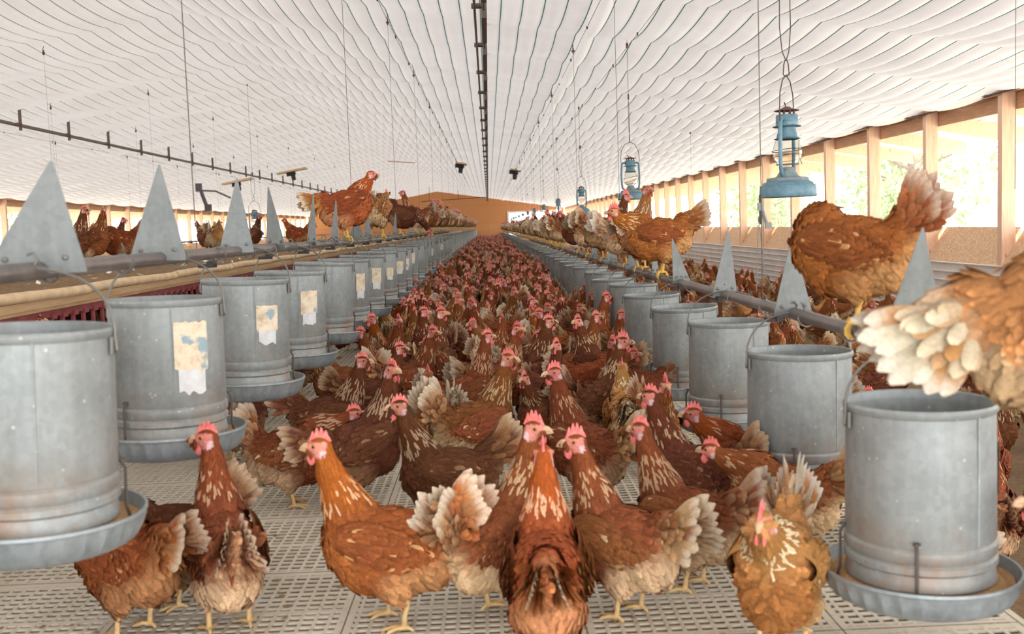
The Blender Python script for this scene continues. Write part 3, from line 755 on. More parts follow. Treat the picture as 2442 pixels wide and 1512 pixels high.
# ---- nest platform
NX0, NX1 = -1.78, -5.05; NZ = CAM_H-.215
root = empty('nest_platform', (0, 0, 0)); NY0, NY1 = .8, Y_END-2
g = np.random.RandomState(3)
xs_ = np.linspace(NX0-.02, NX1+.02, 90); ys_ = np.concatenate([np.arange(NY0, 14, .045), np.arange(14, NY1, .25)])
Xq, Yq = np.meshgrid(xs_, ys_)
Zq = NZ+.012+.012*np.sin(Xq*7+Yq*3)*np.sin(Yq*4.3-Xq*5)+g.uniform(-.006, .010, Xq.shape)
ny_, nx_ = Zq.shape; idx = np.arange(ny_*nx_).reshape(ny_, nx_)
quads = np.stack([idx[:-1, 1:].ravel(), idx[1:, 1:].ravel(), idx[1:, :-1].ravel(), idx[:-1, :-1].ravel()], 1)
o = bpy.data.objects.new('litter_layer', np_mesh('litter_layer', np.stack([Xq.ravel(), Yq.ravel(), Zq.ravel()], 1), quads[:, ::-1], M['dust'])); COL.objects.link(o); o.parent = root
mb = MB(); mb.box(((NX0+NX1)/2, (NY0+NY1)/2, NZ-.03), (NX0-NX1, NY1-NY0, .05)); mb.build('top_board', M['shelf'], root)
# cream rolled lip in lengths
for s, X in ((1, NX0), (-1, NX1)):
    y = NY0
    lipn = 0
    while y < NY1:
        L = 1.28
        mb = MB()
        pts = [(0, q, .004*math.sin(q*4)) for q in np.linspace(0, L-.015, 8)]
        mb.tube(pts, .021, 14); mb.tube(pts, .013, 10, 1)
        mb.build('edge_roll', [M['lip'], M['nest_dark']], root, smooth=True, loc=(X+s*.012, y, NZ+.012)); y += L; lipn += 1
    mb = MB(); mb.box((X, (NY0+NY1)/2, NZ-.024), (.02, NY1-NY0, .032)); mb.build('edge_board', M['shelf'], root)
# red grille under the edge
pr = None; gx = NX0-.05
for i in range(96):
    if pr is None:
        mb = MB(); mb.box((0, 0, 0), (.012, .024, .30)); mb.box((-.03, 0, -.12), (.07, .045, .02)); mb.box((0, 0, .12), (.034, .05, .02)); pr = mb.build('divider', M['nest_red'], root, loc=(gx, 3.0+i*.115, NZ-.21))
    else:
        c = pr.copy(); COL.objects.link(c); c.location = (gx, 3.0+i*.115, NZ-.21)
mb = MB()
for i in range(470): mb.box((gx, 3.0+(96+i)*.115, NZ-.21), (.012, .024, .30))
o = mb.build('divider_row', M['nest_red'], root); o['kind'] = 'stuff'
mb = MB(); mb.box((gx-.01, (NY0+NY1)/2, NZ-.37), (.05, NY1-NY0, .07)); mb.box((gx, (NY0+NY1)/2, NZ-.075), (.02, NY1-NY0, .03)); mb.build('red_rail', M['nest_red'], root)
mb = MB(); mb.box((gx-.01, (NY0+NY1)/2, (NZ-.40+0)/2), (.03, NY1-NY0, NZ-.40)); mb.build('front_board', M['nest_dark'], root)
mb = MB(); mb.box(((NX0+NX1)/2, (NY0+NY1)/2, .30), (NX0-NX1-.1, NY1-NY0, .04)); mb.build('nest_floor', M['nest_floor'], root)
mb = MB(); mb.box((-3.4, (NY0+NY1)/2, .5), (.04, NY1-NY0, .5)); mb.box((NX1+.06, (NY0+NY1)/2, .38), (.03, NY1-NY0, .76)); mb.build('partition', M['nest_dark'], root)
for y in (NY0, NY1):
    mb = MB(); mb.box(((NX0+NX1)/2, y, NZ/2-.02), (NX0-NX1, .03, NZ-.03)); mb.build('end_panel', M['nest_dark'], root)
pr = None
for k in range(46):
    if pr is None: mb = MB(); mb.box((0, 0, 0), (NX0-NX1-.3, .02, .42)); pr = mb.build('cross_panel', M['nest_dark'], root, loc=((NX0+NX1)/2-.1, 5.4, .53))
    else: c = pr.copy(); COL.objects.link(c); c.location = ((NX0+NX1)/2-.1, 5.4+k*1.35, .53)
pr = None
for k in range(40):
    if pr is None:
        mb = MB(); mb.box((0, 0, 0), (.02, .10, .29)); pr = mb.build('grey_panel', M['fin'], root, loc=(gx-.02, 4.0+k*1.38, NZ-.21))
    else: c = pr.copy(); COL.objects.link(c); c.location = (gx-.02, 4.0+k*1.38, NZ-.21)
tag(root, 'long littered nest platform with cream rolled edge and red grille below, left side', 'nest platform')
mb = MB()
for i in range(260):
    x = random.uniform(NX1, NX0-.05); y = 1.8+12*random.random()**1.4; s_ = random.uniform(.008, .024)
    a = random.uniform(0, PI); q = [(x+s_*math.cos(a), y+s_*math.sin(a), NZ+.038), (x-s_*.3*math.sin(a), y+s_*.3*math.cos(a), NZ+.05), (x-s_*math.cos(a), y-s_*math.sin(a), NZ+.036), (x+s_*.4*math.sin(a), y-s_*.4*math.cos(a), NZ+.03)]
    mb.add(q, [(0, 1, 2, 3)]); 
o = mb.build('loose_feathers', simple('feather_fluff', srgb(236, 226, 214), .8)); tag(o, 'scattered pale feathers and clumps lying on the littered nest platform', 'feathers', kind='stuff')
# ------------------------------------------------------------------ hens (model faces +x, stands on z=0)
t = NT('plumage'); at = t.n('ShaderNodeAttribute'); at.attribute_name = 'Col'; v = t.coords(); ob = t.n('ShaderNodeObjectInfo')
hs = t.n('ShaderNodeHueSaturation'); t.l(at.outputs['Color'], hs.inputs['Color'])
t.l(t.math('MULTIPLY_ADD', ob.outputs['Random'], .5, .74), hs.inputs['Value'])
t.l(t.math('MULTIPLY_ADD', t.math('FRACT', t.math('MULTIPLY', ob.outputs['Random'], 7.3)), .018, .497), hs.inputs['Hue'])
c = t.mix(.42, hs.outputs[0], t.ramp(t.noise(v, 150, 4, .7), [(.25, (.12, .12, .12, 1)), (.7, (1, 1, 1, 1))]), 'MULTIPLY')
t.set(Base_Color=c, Roughness=.75); t.b.inputs['Specular IOR Level'].default_value = .08
t.bump(t.noise(v, 220, 4, .7), .35, .004); M['plume'] = t.m
t = NT('comb_skin'); v = t.coords(); t.set(Base_Color=t.ramp(t.noise(v, 90, 4), [(.3, srgb(222, 98, 92)), (.7, srgb(240, 140, 130))]), Roughness=.55)
t.b.inputs['Subsurface Weight'].default_value = .15; t.b.inputs['Subsurface Radius'].default_value = (.01, .003, .002); t.bump(t.noise(v, 300, 3), .4, .002); M['comb'] = t.m
M['beak'] = simple('beak_horn', srgb(206, 168, 132), .4, 0, .15, 60)
M['leg'] = simple('leg_skin', srgb(214, 178, 122), .6, 0, .18, 70, .4)
M['legy'] = simple('yellow_leg_skin', srgb(222, 180, 84), .6, 0, .18, 70, .4)
M['iris'] = simple('eye_iris', srgb(196, 128, 58), .15, 0, .1, 60)
M['pupil'] = simple('eye_pupil', srgb(20, 14, 12), .08)
def L3(r, g, b): return np.array(srgb(r, g, b)[:3])
PAL = {
 'mid':   dict(neck=L3(146, 80, 48), back=L3(138, 78, 50), breast=L3(150, 84, 52), vent=L3(224, 188, 148), streak=L3(220, 182, 142), wing=L3(144, 82, 54), tail=L3(206, 160, 118), tip=L3(240, 224, 200)),
 'dark':  dict(neck=L3(118, 64, 44), back=L3(112, 64, 48), breast=L3(120, 68, 48), vent=L3(176, 132, 98), streak=L3(220, 186, 152), wing=L3(116, 68, 50), tail=L3(168, 116, 82), tip=L3(226, 196, 164)),
 'rust':  dict(neck=L3(178, 92, 42), back=L3(152, 80, 46), breast=L3(172, 96, 54), vent=L3(200, 140, 96), streak=L3(238, 190, 150), wing=L3(136, 70, 42), tail=L3(196, 130, 84), tip=L3(240, 218, 192)),
 'buff':  dict(neck=L3(178, 120, 72), back=L3(184, 124, 80), breast=L3(160, 98, 58), vent=L3(226, 190, 148), streak=L3(240, 220, 184), wing=L3(196, 134, 84), tail=L3(232, 214, 186), tip=L3(248, 238, 222)),
}
# unit sphere
def ico():
    b = __import__('bmesh').new(); __import__('bmesh').ops.create_icosphere(b, subdivisions=2, radius=1)
    b.verts.ensure_lookup_table(); v = np.array([x.co[:] for x in b.verts]); f = np.array([[y.index for y in x.verts] for x in b.faces]); b.free(); return v, f
ICO_V, ICO_F = ico()
def eulm(rx, ry, rz): return np.array(Matrix.Rotation(rz, 3, 'Z') @ Matrix.Rotation(ry, 3, 'Y') @ Matrix.Rotation(rx, 3, 'X'))
def bez(p0, p1, p2, p3, n):
    t = np.linspace(0, 1, n)[:, None]; p0, p1, p2, p3 = map(np.array, (p0, p1, p2, p3))
    return (1-t)**3*p0+3*(1-t)**2*t*p1+3*(1-t)*t*t*p2+t**3*p3
def remesh(V, Fc, vox, smooth):
    me = bpy.data.meshes.new('tmp'); me.from_pydata(V.tolist(), [], Fc.tolist()); o = bpy.data.objects.new('tmp', me); COL.objects.link(o)
    m = o.modifiers.new('r', 'REMESH'); m.mode = 'VOXEL'; m.voxel_size = vox
    m2 = o.modifiers.new('s', 'SMOOTH'); m2.factor = .6; m2.iterations = smooth
    dg = bpy.context.evaluated_depsgraph_get(); dg.update(); e = o.evaluated_get(dg); em = e.to_mesh()
    n = len(em.vertices); co = np.empty(n*3, np.float32); em.vertices.foreach_get('co', co); no = np.empty(n*3, np.float32); em.vertices.foreach_get('normal', no)
    fs = [tuple(p.vertices) for p in em.polygons]; e.to_mesh_clear(); bpy.data.objects.remove(o); bpy.data.meshes.remove(me)
    return co.reshape(-1, 3).astype(float), no.reshape(-1, 3).astype(float), fs

def hen_mesh(pose, pal, seed, hi=True):
    """pose: head=(x,y,z) hyaw, hpitch, tail (deg), perch, squat"""
    g = np.random.RandomState(seed); P = PAL[pal]
    blobs = []
    def B(c, r, rx=0, ry=0, rz=0): blobs.append((np.array(c, float), np.array(r, float), eulm(rx, ry, rz)))
    pit = pose.get('pitch', 0.0)               # body pitch, + raises the breast
    Rb = eulm(0, -pit, 0); piv = np.array([0, 0, .18])
    def rb(p): return (Rb @ (np.array(p, float)-piv))+piv
    def BB(c, r, ry=0): B(rb(c), r, 0, ry-pit, 0)
    fat = pose.get('fat', 1.0)
    BB((.015, 0, .190), (.150, .088*fat, .100)); BB((.095, 0, .205), (.080, .076*fat, .092)); BB((.05, 0, .165), (.10, .08*fat, .095))
    BB((-.070, 0, .175), (.085, .080*fat, .092), .25); BB((-.105, 0, .215), (.060, .052, .065), .5); BB((-.045, 0, .135), (.075, .066, .055))
    for s in (-1, 1): BB((-.005, s*.045, .125), (.060, .038, .055)); 
    ta = math.radians(pose.get('tail', 48)); tb = rb((-.115, 0, .245)); td = np.array([-math.cos(ta), 0, math.sin(ta)])
    for k, (q, r) in enumerate(((0, .050), (.03, .042), (.06, .030), (.09, .020))): B(tb+td*q, (r, r*.72, r))
    H = np.array(pose['head'], float); hy = math.radians(pose.get('hyaw', 0)); hp = math.radians(pose.get('hpitch', 0))
    hd = np.array([math.cos(hy)*math.cos(hp), math.sin(hy)*math.cos(hp), math.sin(hp)])
    nb = rb((.095, 0, .255)); d0 = np.array(pose.get('nb_dir', (.35, 0, .9))); d0 /= np.linalg.norm(d0)
    Ln = np.linalg.norm(H-nb); end = H-hd*.008-np.array([0, 0, .006]); up_ = pose.get('nh_dir'); 
    p2 = end-np.array(up_ if up_ else (0.15, 0, 1.0))*Ln*.35
    NC = bez(nb, nb+d0*Ln*.38, p2, end, 16); s_ = np.linspace(0, 1, 16)
    rad = np.interp(s_, [0, .2, .45, .7, .88, 1], [.070, .058, .043, .034, .027, .024])
    for p, r in zip(NC, rad): B(p, (r, r*.93, r))
    Hm = eulm(0, -hp, 0); Hm = eulm(0, 0, hy) @ Hm
    def hl(p): return H+Hm @ (np.array(p, float)*1.12)
    blobs.append((hl((0, 0, 0)), np.array([.032, .0225, .025]), Hm)); blobs.append((hl((.016, 0, -.004)), np.array([.021, .0165, .0165]), Hm)); blobs.append((hl((-.008, 0, -.010)), np.array([.02, .018, .018]), Hm))
    # legs
    legs = []
    for k, s in enumerate((-1, 1)):
        fx = pose.get('feet', (0.0, 0.0))[k]; foot = np.array([fx, s*.048, .012]); hip = np.array([.0, s*.046, .115]); ank = np.array([fx-.012, s*.048, .07])
        B((hip+ank)/2, (.026, .022, .034)); legs.append((hip, ank, foot))
    V = np.concatenate([(ICO_V*r) @ m.T + c for c, r, m in blobs]); Fc = np.concatenate([ICO_F+len(ICO_V)*i for i in range(len(blobs))])
    co, no, fs = remesh(V, Fc, .0062 if hi else .022, 5 if hi else 1)
    # --- zones
    def info(p):
        d = np.linalg.norm(p[:, None, :]-NC[None], axis=2)-rad[None]*.8; i = d.argmin(1); s = s_[i]; dn = d[np.arange(len(p)), i]
        body = (p-piv) @ Rb + piv                                    # undo pitch
        inneck = np.clip((s-.05)/.2, 0, 1)*np.clip(1-(np.linalg.norm(p-NC[i], axis=1)-rad[i])/.02, 0, 1)
        tan = np.gradient(NC, axis=0); tan /= np.linalg.norm(tan, axis=1)[:, None]
        return s, inneck, body, tan[i]
    def zone(p, rnd, grow=0):
        s, nk, b, tn = info(p); n = len(p)
        c = P['back'][None]*np.ones((n, 1))
        br = np.clip((b[:, 0]-.02)/.08, 0, 1)*np.clip((.26-b[:, 2])/.06, 0, 1); c = c*(1-br[:, None])+P['breast']*br[:, None]
        patch = .5+.5*np.sin(p[:, 0]*37+seed)*np.sin(p[:, 1]*41+seed*2)*np.sin(p[:, 2]*33+seed*3)
        ve = np.clip((.182-b[:, 2]+.45*(-b[:, 0]-.035))/.045, 0, 1)*np.clip((.045-b[:, 0])/.05, 0, 1)
        ve = np.clip(ve*(.55+.7*patch), 0, 1); c = c*(1-ve[:, None])+P['vent']*ve[:, None]
        tl = np.clip((-.115-b[:, 0])/.04, 0, 1)*.7*np.clip((b[:, 2]-.17)/.04, 0, 1); c = c*(1-tl[:, None])+P['tail']*tl[:, None]
        c = c*(1-nk[:, None])+P['neck']*nk[:, None]
        c = c*(.78+.44*rnd[:, None])
        return c, s, nk, b, tn, ve, tl
    hloc = (co-H) @ Hm
    C, s, nk, b, tn, ve, tl = zone(co, g.uniform(0, 1, len(co))*.4+.3)
    C = C*.8
    face = (hloc[:, 0] > -.019) & (hloc[:, 0] < .06) & (hloc[:, 2] < .0135) & (hloc[:, 2] > -.024) & (np.abs(hloc[:, 1]) < .05) & (np.linalg.norm(hloc, axis=1) < .045)
    C[face] = L3(224, 142, 130)*(.85+.3*g.uniform(0, 1, (face.sum(), 1)))
    lobe = face & (hloc[:, 0] < -.006) & (hloc[:, 2] < -.006); C[lobe] = L3(232, 196, 200)
    # --- feathers
    FV = []; FF = []; FC = []; off = [0]
    prof_t = np.array([0, .3, .65, .88, 1.0]); prof_w = np.array([.35, .85, 1.0, .72, .12])
    def feathers(root, nrm, dirn, Ln_, Wd, lift, c0, c1, curl=.12, tipf=.7, edge=None):
        n = len(root); 
        if n == 0: return
        dirn = dirn-nrm*(dirn*nrm).sum(1)[:, None]; dirn /= np.maximum(1e-6, np.linalg.norm(dirn, axis=1))[:, None]; side = np.cross(nrm, dirn)
        lift = np.broadcast_to(lift, n)[:, None]; Ln_ = np.broadcast_to(Ln_, n)[:, None]; Wd = np.broadcast_to(Wd, n)[:, None]
        rows = []; cols = []
        for t_, w_ in zip(prof_t, prof_w):
            ctr = root+dirn*Ln_*t_*np.cos(lift)+nrm*(Ln_*t_*np.sin(lift)-curl*Ln_*t_*t_+.0012)
            for q in (-1, 0, 1):
                rows.append(ctr+side*(q*Wd*w_*.5)-nrm*(abs(q)*Wd*.18*w_))
                k = np.clip((t_-tipf)/.25, 0, 1); cc = c0*(1-k)+c1*k
                if edge is not None and q != 0: cc = cc*.45+edge*.55
                cols.append(cc*(1.0 if q == 0 else .93))
        A = np.stack(rows, 1); Cc = np.stack(cols, 1)
        FV.append(A.reshape(-1, 3)); FC.append(Cc.reshape(-1, 3))
        q = []
        for i in range(4):
            for j in range(2): q.append((i*3+j, i*3+j+1, (i+1)*3+j+1, (i+1)*3+j))
        q = np.array(q); FF.append((q[None]+(np.arange(n)*15)[:, None, None]+off[0]).reshape(-1, 4)); off[0] += n*15
    if hi:
        N = 1500
        ok = (np.linalg.norm(co-H, axis=1) > .030) & (co[:, 2] > .062)
        ids = g.choice(np.where(ok)[0], N, replace=False)
        order = ids; p = co[ids]; nn = no[ids]; rnd = g.uniform(0, 1, N)
        c0, s1, nk1, b1, tn1, ve1, tl1 = zone(p, rnd)
        flow = np.tile(Rb @ np.array([-1, 0, -.12]), (N, 1)); flow = flow+np.stack([0*ve1, 0*ve1, -ve1*1.2], 1)
        flow = flow*(1-tl1[:, None])+td*tl1[:, None]*1.0
        isn = nk1 > .4; flow[isn] = -tn1[isn]; nearb = (nk1 > .05) & ~isn; flow[nearb] = flow[nearb]*.5-tn1[nearb]*.5
        flow += g.normal(0, .16, flow.shape)
        # hackle streaks: low neck feathers carry cream shafts
        st = (nk1 > .25) & (s1 < .62) & (g.uniform(0, 1, N) < pose.get('streak', .45)); c0s = c0.copy(); c0s[st] = P['streak']*(.85+.25*rnd[st][:, None])
        hack = nk1 > .3
        for msk, L_, W_, li, cu in ((hack, .026, .0062, .13, .12), (~hack & (ve1 < .5), .030, .017, .15, .14), (~hack & (ve1 >= .5), .026, .015, .35, .25)):
            m = msk; k = m.sum(); 
            tip = c0s[m]*1.15 if L_ != .030 else c0[m]*np.where(g.uniform(0, 1, (k, 1)) < .22, 1.7, 1.12)
            ed = None
            if L_ == .026 and W_ == .0062:
                ed = P['neck'][None]*np.ones((k, 1))
            feathers(p[m], nn[m], flow[m], L_*g.uniform(.75, 1.25, k), W_*g.uniform(.8, 1.2, k), li+g.uniform(-.08, .1, k), (c0s if W_ == .0062 else c0)[m], np.clip(tip, 0, 1), cu, edge=ed)
    body = (co, fs, C, FV, FF, FC)
    out = {'body': body}
    # --- wings
    wings = []
    for s in (-1, 1):
        FV, FF, FC, off = [], [], [], [0]
        wc = np.array([.0, s*.0765*fat, .212]); n, m = (22, 12) if hi else (8, 5)
        u = np.linspace(0, .97, n); vv = np.linspace(0, 1, m); V_ = []; 
        lens = .115; hgt = .056; dr = pose.get('wing', 0.10)
        for a in u:
            x = lens*(1-2*a); hh = hgt*(math.sin(math.pi*min(1, max(0, (a*.93+.07)))**.8)**.6)*(1 if a < .5 else 1-.25*(a-.5))
            for e in vv:
                ze = (e-.5)*2; z = hh*ze-.01*a; y = s*(.022*math.sqrt(max(0, 1-ze*ze*.9))*(1 if a < .75 else 1-(a-.75)*1.6)-(.042 if a < .42 else .135)*(a-.42)**2-.014*ze*ze)
                q = np.array([x, y, z+dr*(.5-a)*.3]); V_.append(rb(wc+q))
        V_ = np.array(V_); Fq = [(i*m+j, i*m+j+1, (i+1)*m+j+1, (i+1)*m+j) if s < 0 else (i*m+j, (i+1)*m+j, (i+1)*m+j+1, i*m+j+1) for i in range(n-1) for j in range(m-1)]
        Cw = P['wing'][None]*np.ones((len(V_), 1))*.85
        if hi:
            K = 190; ui = g.randint(1, n-2, K); vi = g.randint(1, m-1, K); root = V_[ui*m+vi]; nrm = np.tile(np.array([0, s*1.0, .12]), (K, 1)); nrm /= np.linalg.norm(nrm, axis=1)[:, None]
            dirn = np.tile(Rb @ np.array([-1, 0, -.18]), (K, 1))+g.normal(0, .1, (K, 3)); cc = P['wing'][None]*(.75+.5*g.uniform(0, 1, (K, 1)))
            pale = g.uniform(0, 1, K) < .05; cc[pale] = P['vent']
            feathers(root, nrm, dirn, .036*g.uniform(.8, 1.2, K), .018, .07, cc, np.clip(cc*1.35, 0, 1), .05)
            K = 11; root = np.array([V_[int(8+k*.9)*m+1+k % 3] for k in range(K)])+np.array([0, s*.003, 0]); nrm = np.tile(np.array([0, s*1.0, .05]), (K, 1))
            dirn = np.stack([Rb @ np.array([-1, 0, -.10+.05*k]) for k in range(K)]); cc = np.stack([P['wing']*(.95)*(1 if k % 3 else 1.1) for k in range(K)]); tp = np.stack([P['tail'] if k % 3 == 0 else P['wing']*1.3 for k in range(K)])
            feathers(root, nrm, dirn, .080*np.linspace(1, .75, K), .02, .0, cc, np.clip(tp, 0, 1), .03, tipf=.5)
        wings.append((V_, Fq, Cw, FV, FF, FC))
    out['wings'] = wings
    # --- tail
    FV, FF, FC, off = [], [], [], [0]
    fan = pose.get('fan', 1.0); K = 16 if hi else 8
    k = np.arange(K); half = (k//2)/max(1, (K//2-1)); sgn = np.where(k % 2 == 0, 1, -1)
    el = ta+math.radians(10)-half*math.radians(44)*fan; spl = sgn*(math.radians(5)+half*math.radians(15)*fan)
    dirn = np.stack([-np.cos(el)*np.cos(spl), np.sin(spl), np.sin(el)*np.cos(spl)], 1)
    nrm = np.stack([-.25+0*k, sgn*.9, .35+0*k], 1); nrm = nrm-dirn*(nrm*dirn).sum(1)[:, None]; nrm /= np.linalg.norm(nrm, axis=1)[:, None]
    root = tb[None]+dirn*.035+np.stack([0*k, sgn*.007, 0*k], 1)
    cc = P['tail'][None]*(.7+.45*g.uniform(0, 1, (K, 1))); mixb = (g.uniform(0, 1, (K, 1)) < .35); cc = np.where(mixb, P['back']*1.3, cc)
    feathers(root, nrm, dirn, .125*g.uniform(.88, 1.1, K)*(1-.12*half), .036, .02, cc, np.tile(P['tip'], (K, 1)), .06*1.0, tipf=.68, edge=cc*.55+P['tip'][None]*.45)
    if hi:
        for rep in range(3):
            K = 34; el = ta+g.uniform(-1.15, .25, K); spl = g.uniform(-.65, .65, K); dirn = np.stack([-np.cos(el)*np.cos(spl), np.sin(spl), np.sin(el)*np.cos(spl)], 1)
            nrm = np.stack([0*spl-.1, np.sign(spl)*.9, .3+0*spl], 1); nrm = nrm-dirn*(nrm*dirn).sum(1)[:, None]; nrm /= np.linalg.norm(nrm, axis=1)[:, None]
            t0 = g.uniform(0, 1, (K, 1)); cc = P['back']*1.15*(1-t0)+P['tail']*t0*.95
            feathers(tb[None]+dirn*(.012+.02*rep)+nrm*.012, nrm, dirn, .055*g.uniform(.8, 1.2, K), .022, .05, cc, np.clip(cc*1.35, 0, 1), .12)
    out['tail'] = (np.zeros((0, 3)), [], np.zeros((0, 3)), FV, FF, FC)
    # --- legs in the body mesh, comb, wattles, beak, eyes
    mb = MB(); perchd = pose.get('perch', False); sg = 8 if hi else 4
    for (hip, ank, foot) in legs:
        s = 1 if foot[1] > 0 else -1
        f = foot.copy(); f[2] = .010 if not perchd else .012
        mb.tube([hip*.4+ank*.6, ank, (ank+f)/2+np.array([.002, 0, 0]), f], [.013, .0078, .0062, .0072], sg)
        for a, L in ((-32, .046), (0, .056), (32, .046), (178, .024)):
            ar = math.radians(a); dx, dy = math.cos(ar), math.sin(ar)
            if perchd:
                sx = 1 if dx > 0 else -1
                pts = [f, f+np.array([.016*sx, dy*.012, .001]), f+np.array([.024*sx, dy*.018, -.014]), f+np.array([.024*sx, dy*.02, -.030]), f+np.array([.014*sx, dy*.02, -.042])]
                if sx < 0: pts = pts[:4]
                mb.tube(pts, [.006, .0052, .005, .0042, .0018][:len(pts)], sg)
            else:
                mb.tube([f, f+np.array([dx*L*.4, dy*L*.4, .001]), f+np.array([dx*L*.8, dy*L*.8, -.004]), f+np.array([dx*L, dy*L, -.008])], [.0062, .0052, .0042, .0016], sg)
    out['legs'] = mb
    mb = MB(); npk = 5; cl = pose.get('comb', 1.0); base = []; top = []
    cx = np.linspace(.026, -.020, 21); prof = []
    for i, x in enumerate(cx):
        u_ = i/20; h = (.010+.016*abs(math.sin(u_*PI*4.5+.3))**.8)*math.sin(PI*min(1, .12+u_*.92))**.5*cl; prof.append(h)
    fl = pose.get('flop', 0.0); vs = []
    for i, x in enumerate(cx):
        zb = .0165*math.sqrt(max(0, 1-(x/.034)**2))-.002; h = prof[i]
        for (q, zz, th) in ((0, zb, .0035), (1, zb+h*.55, .0028), (2, zb+h, .0010)):
            for y in (-1, 1): vs.append(hl((x-.003*q, y*th+fl*h*q*.3, zz)))
    fs_ = []
    for i in range(20):
        a = i*6; b_ = a+6
        for q in (0, 2): fs_ += [(a+q, a+q+2, b_+q+2, b_+q), (a+q+1, b_+q+1, b_+q+3, a+q+3)]
        fs_.append((a+4, a+5, b_+5, b_+4))
    fs_ += [(0, 1, 3, 2), (2, 3, 5, 4), (120, 122, 123, 121), (122, 124, 125, 123)]
    mb.add(vs, fs_); out['comb'] = mb
    wat = []
    for s in (-1, 1):
        mb = MB(); vv_ = (ICO_V*np.array([.0095, .0035, .0135*pose.get('wat', 1.0)])); sh = vv_[:, 2] < 0; vv_ = vv_+np.array([.019, s*.0065, -.0250]); mb.add([hl(q) for q in vv_], [tuple(x) for x in ICO_F]); wat.append(mb)
    out['wattles'] = wat
    mb = MB(); pts = [hl((.026, 0, .001)), hl((.034, 0, .001)), hl((.041, 0, -.002)), hl((.047, 0, -.008))]; mb.tube(pts, [.0098, .0080, .0048, .0010], 10)
    pts = [hl((.026, 0, -.006)), hl((.036, 0, -.0065)), hl((.044, 0, -.008))]; mb.tube(pts, [.0070, .0052, .0015], 8); out['beak'] = mb
    eyes = []
    for s in (-1, 1):
        mb = MB(); mb.add([hl(q) for q in ICO_V*.0052+np.array([.0085, s*.0168, .0035])], [tuple(x) for x in ICO_F], 0)
        m2 = MB(); m2.add([hl(q) for q in ICO_V*np.array([.0030, .0018, .0030])+np.array([.0090, s*.0212, .0035])], [tuple(x) for x in ICO_F], 0); eyes.append((mb, m2))
    out['eyes'] = eyes
    return out

def to_mb(part, mi=0, mb=None):
    mb = mb or MB(); V, Fc, C, FV, FF, FC = part
    if len(V): mb.add(V, Fc, mi); mb.c += [tuple(c)+(1,) for c in C]
    if FV:
        v = np.concatenate(FV); f = np.concatenate(FF); c = np.concatenate(FC)
        mb.add(v, f.tolist(), mi); mb.c += [tuple(x)+(1,) for x in c]
    return mb
def fastbuild(mb, name, mats, parent):
    return mb.build(name, mats, parent, smooth=True)
def make_hen(pose, pal, seed, yellow=False):
    d = hen_mesh(pose, pal, seed, True); root = empty('brown_hen'); lm = M['legy'] if yellow else M['leg']
    mb = to_mb(d['body']); n = len(mb.v); mb.add(d['legs'].v, d['legs'].f, 1); mb.c += [(1, 1, 1, 1)]*(len(mb.v)-n); fastbuild(mb, 'body', [M['plume'], lm], root)
    for w in d['wings']: fastbuild(to_mb(w), 'wing', M['plume'], root)
    fastbuild(to_mb(d['tail']), 'tail', M['plume'], root)
    fastbuild(d['comb'], 'comb', M['comb'], root)
    for w in d['wattles']: fastbuild(w, 'wattle', M['comb'], root)
    fastbuild(d['beak'], 'beak', M['beak'], root)
    for e, e2 in d['eyes']: fastbuild(e2, 'pupil', M['pupil'], fastbuild(e, 'eye', M['iris'], root))
    root['pal'] = pal
    return root
def join_hen(pose, pal, seed, hi, yellow=False):
    d = hen_mesh(pose, pal, seed, hi); lm = M['legy'] if yellow else M['leg']
    mb = to_mb(d['body']); 
    for w in d['wings']: to_mb(w, 0, mb)
    to_mb(d['tail'], 0, mb); n = len(mb.v)
    mb.add(d['legs'].v, d['legs'].f, 1)
    parts = [(d['comb'], 2), (d['beak'], 3)]+([(w, 2) for w in d['wattles']] if hi else [])
    if hi: parts += [(e[1], 4) for e in d['eyes']]
    for p, mi in parts:
        mb.add(p.v, p.f, mi)
    mb.c += [(1, 1, 1, 1)]*(len(mb.v)-n)
    return mb
HEN_MATS = [M['plume'], M['leg'], M['comb'], M['beak'], M['pupil']]
POSES = {
 'alert': dict(head=(.165, 0, .435)), 'alertL': dict(head=(.160, .01, .435), hyaw=55), 'alertR': dict(head=(.160, -.01, .435), hyaw=-55),
 'tall': dict(head=(.135, 0, .460), pitch=.18, tail=40), 'tallL': dict(head=(.130, .01, .455), hyaw=65, pitch=.18, tail=40), 'tallR': dict(head=(.130, -.01, .455), hyaw=-65, pitch=.18, tail=40),
 'relax': dict(head=(.185, 0, .385), tail=52, nb_dir=(.6, 0, .8)), 'fwd': dict(head=(.235, 0, .315), nb_dir=(.9, 0, .4), nh_dir=(.7, 0, .5), tail=45),
 'peck': dict(head=(.250, 0, .105), hpitch=-62, nb_dir=(1, 0, -.1), nh_dir=(.25, 0, -1), tail=62, pitch=-.25),
 'down': dict(head=(.285, 0, .02), hpitch=-50, nb_dir=(1, 0, -.4), nh_dir=(.55, 0, -.9), tail=30, pitch=-.55),
 'hunch': dict(head=(.125, 0, .375), nb_dir=(.35, 0, .9), tail=38, fat=1.06),
 'back': dict(head=(.120, .03, .42), hyaw=120, tail=50), 'backR': dict(head=(.120, -.03, .42), hyaw=-120, tail=50),
}
def pose_of(nm, **kw): d = dict(POSES[nm]); d.update(kw); return d
PROTO = {}
def proto(nm, pal, seed=1, **kw):
    key = (nm, pal, seed, tuple(sorted(kw.items())))
    if key not in PROTO:
        k2 = dict(kw); yl = k2.pop('yellow', False); PROTO[key] = make_hen(pose_of(nm, **k2), pal, seed*13+len(PROTO), yl)
    return PROTO[key]
used = set()
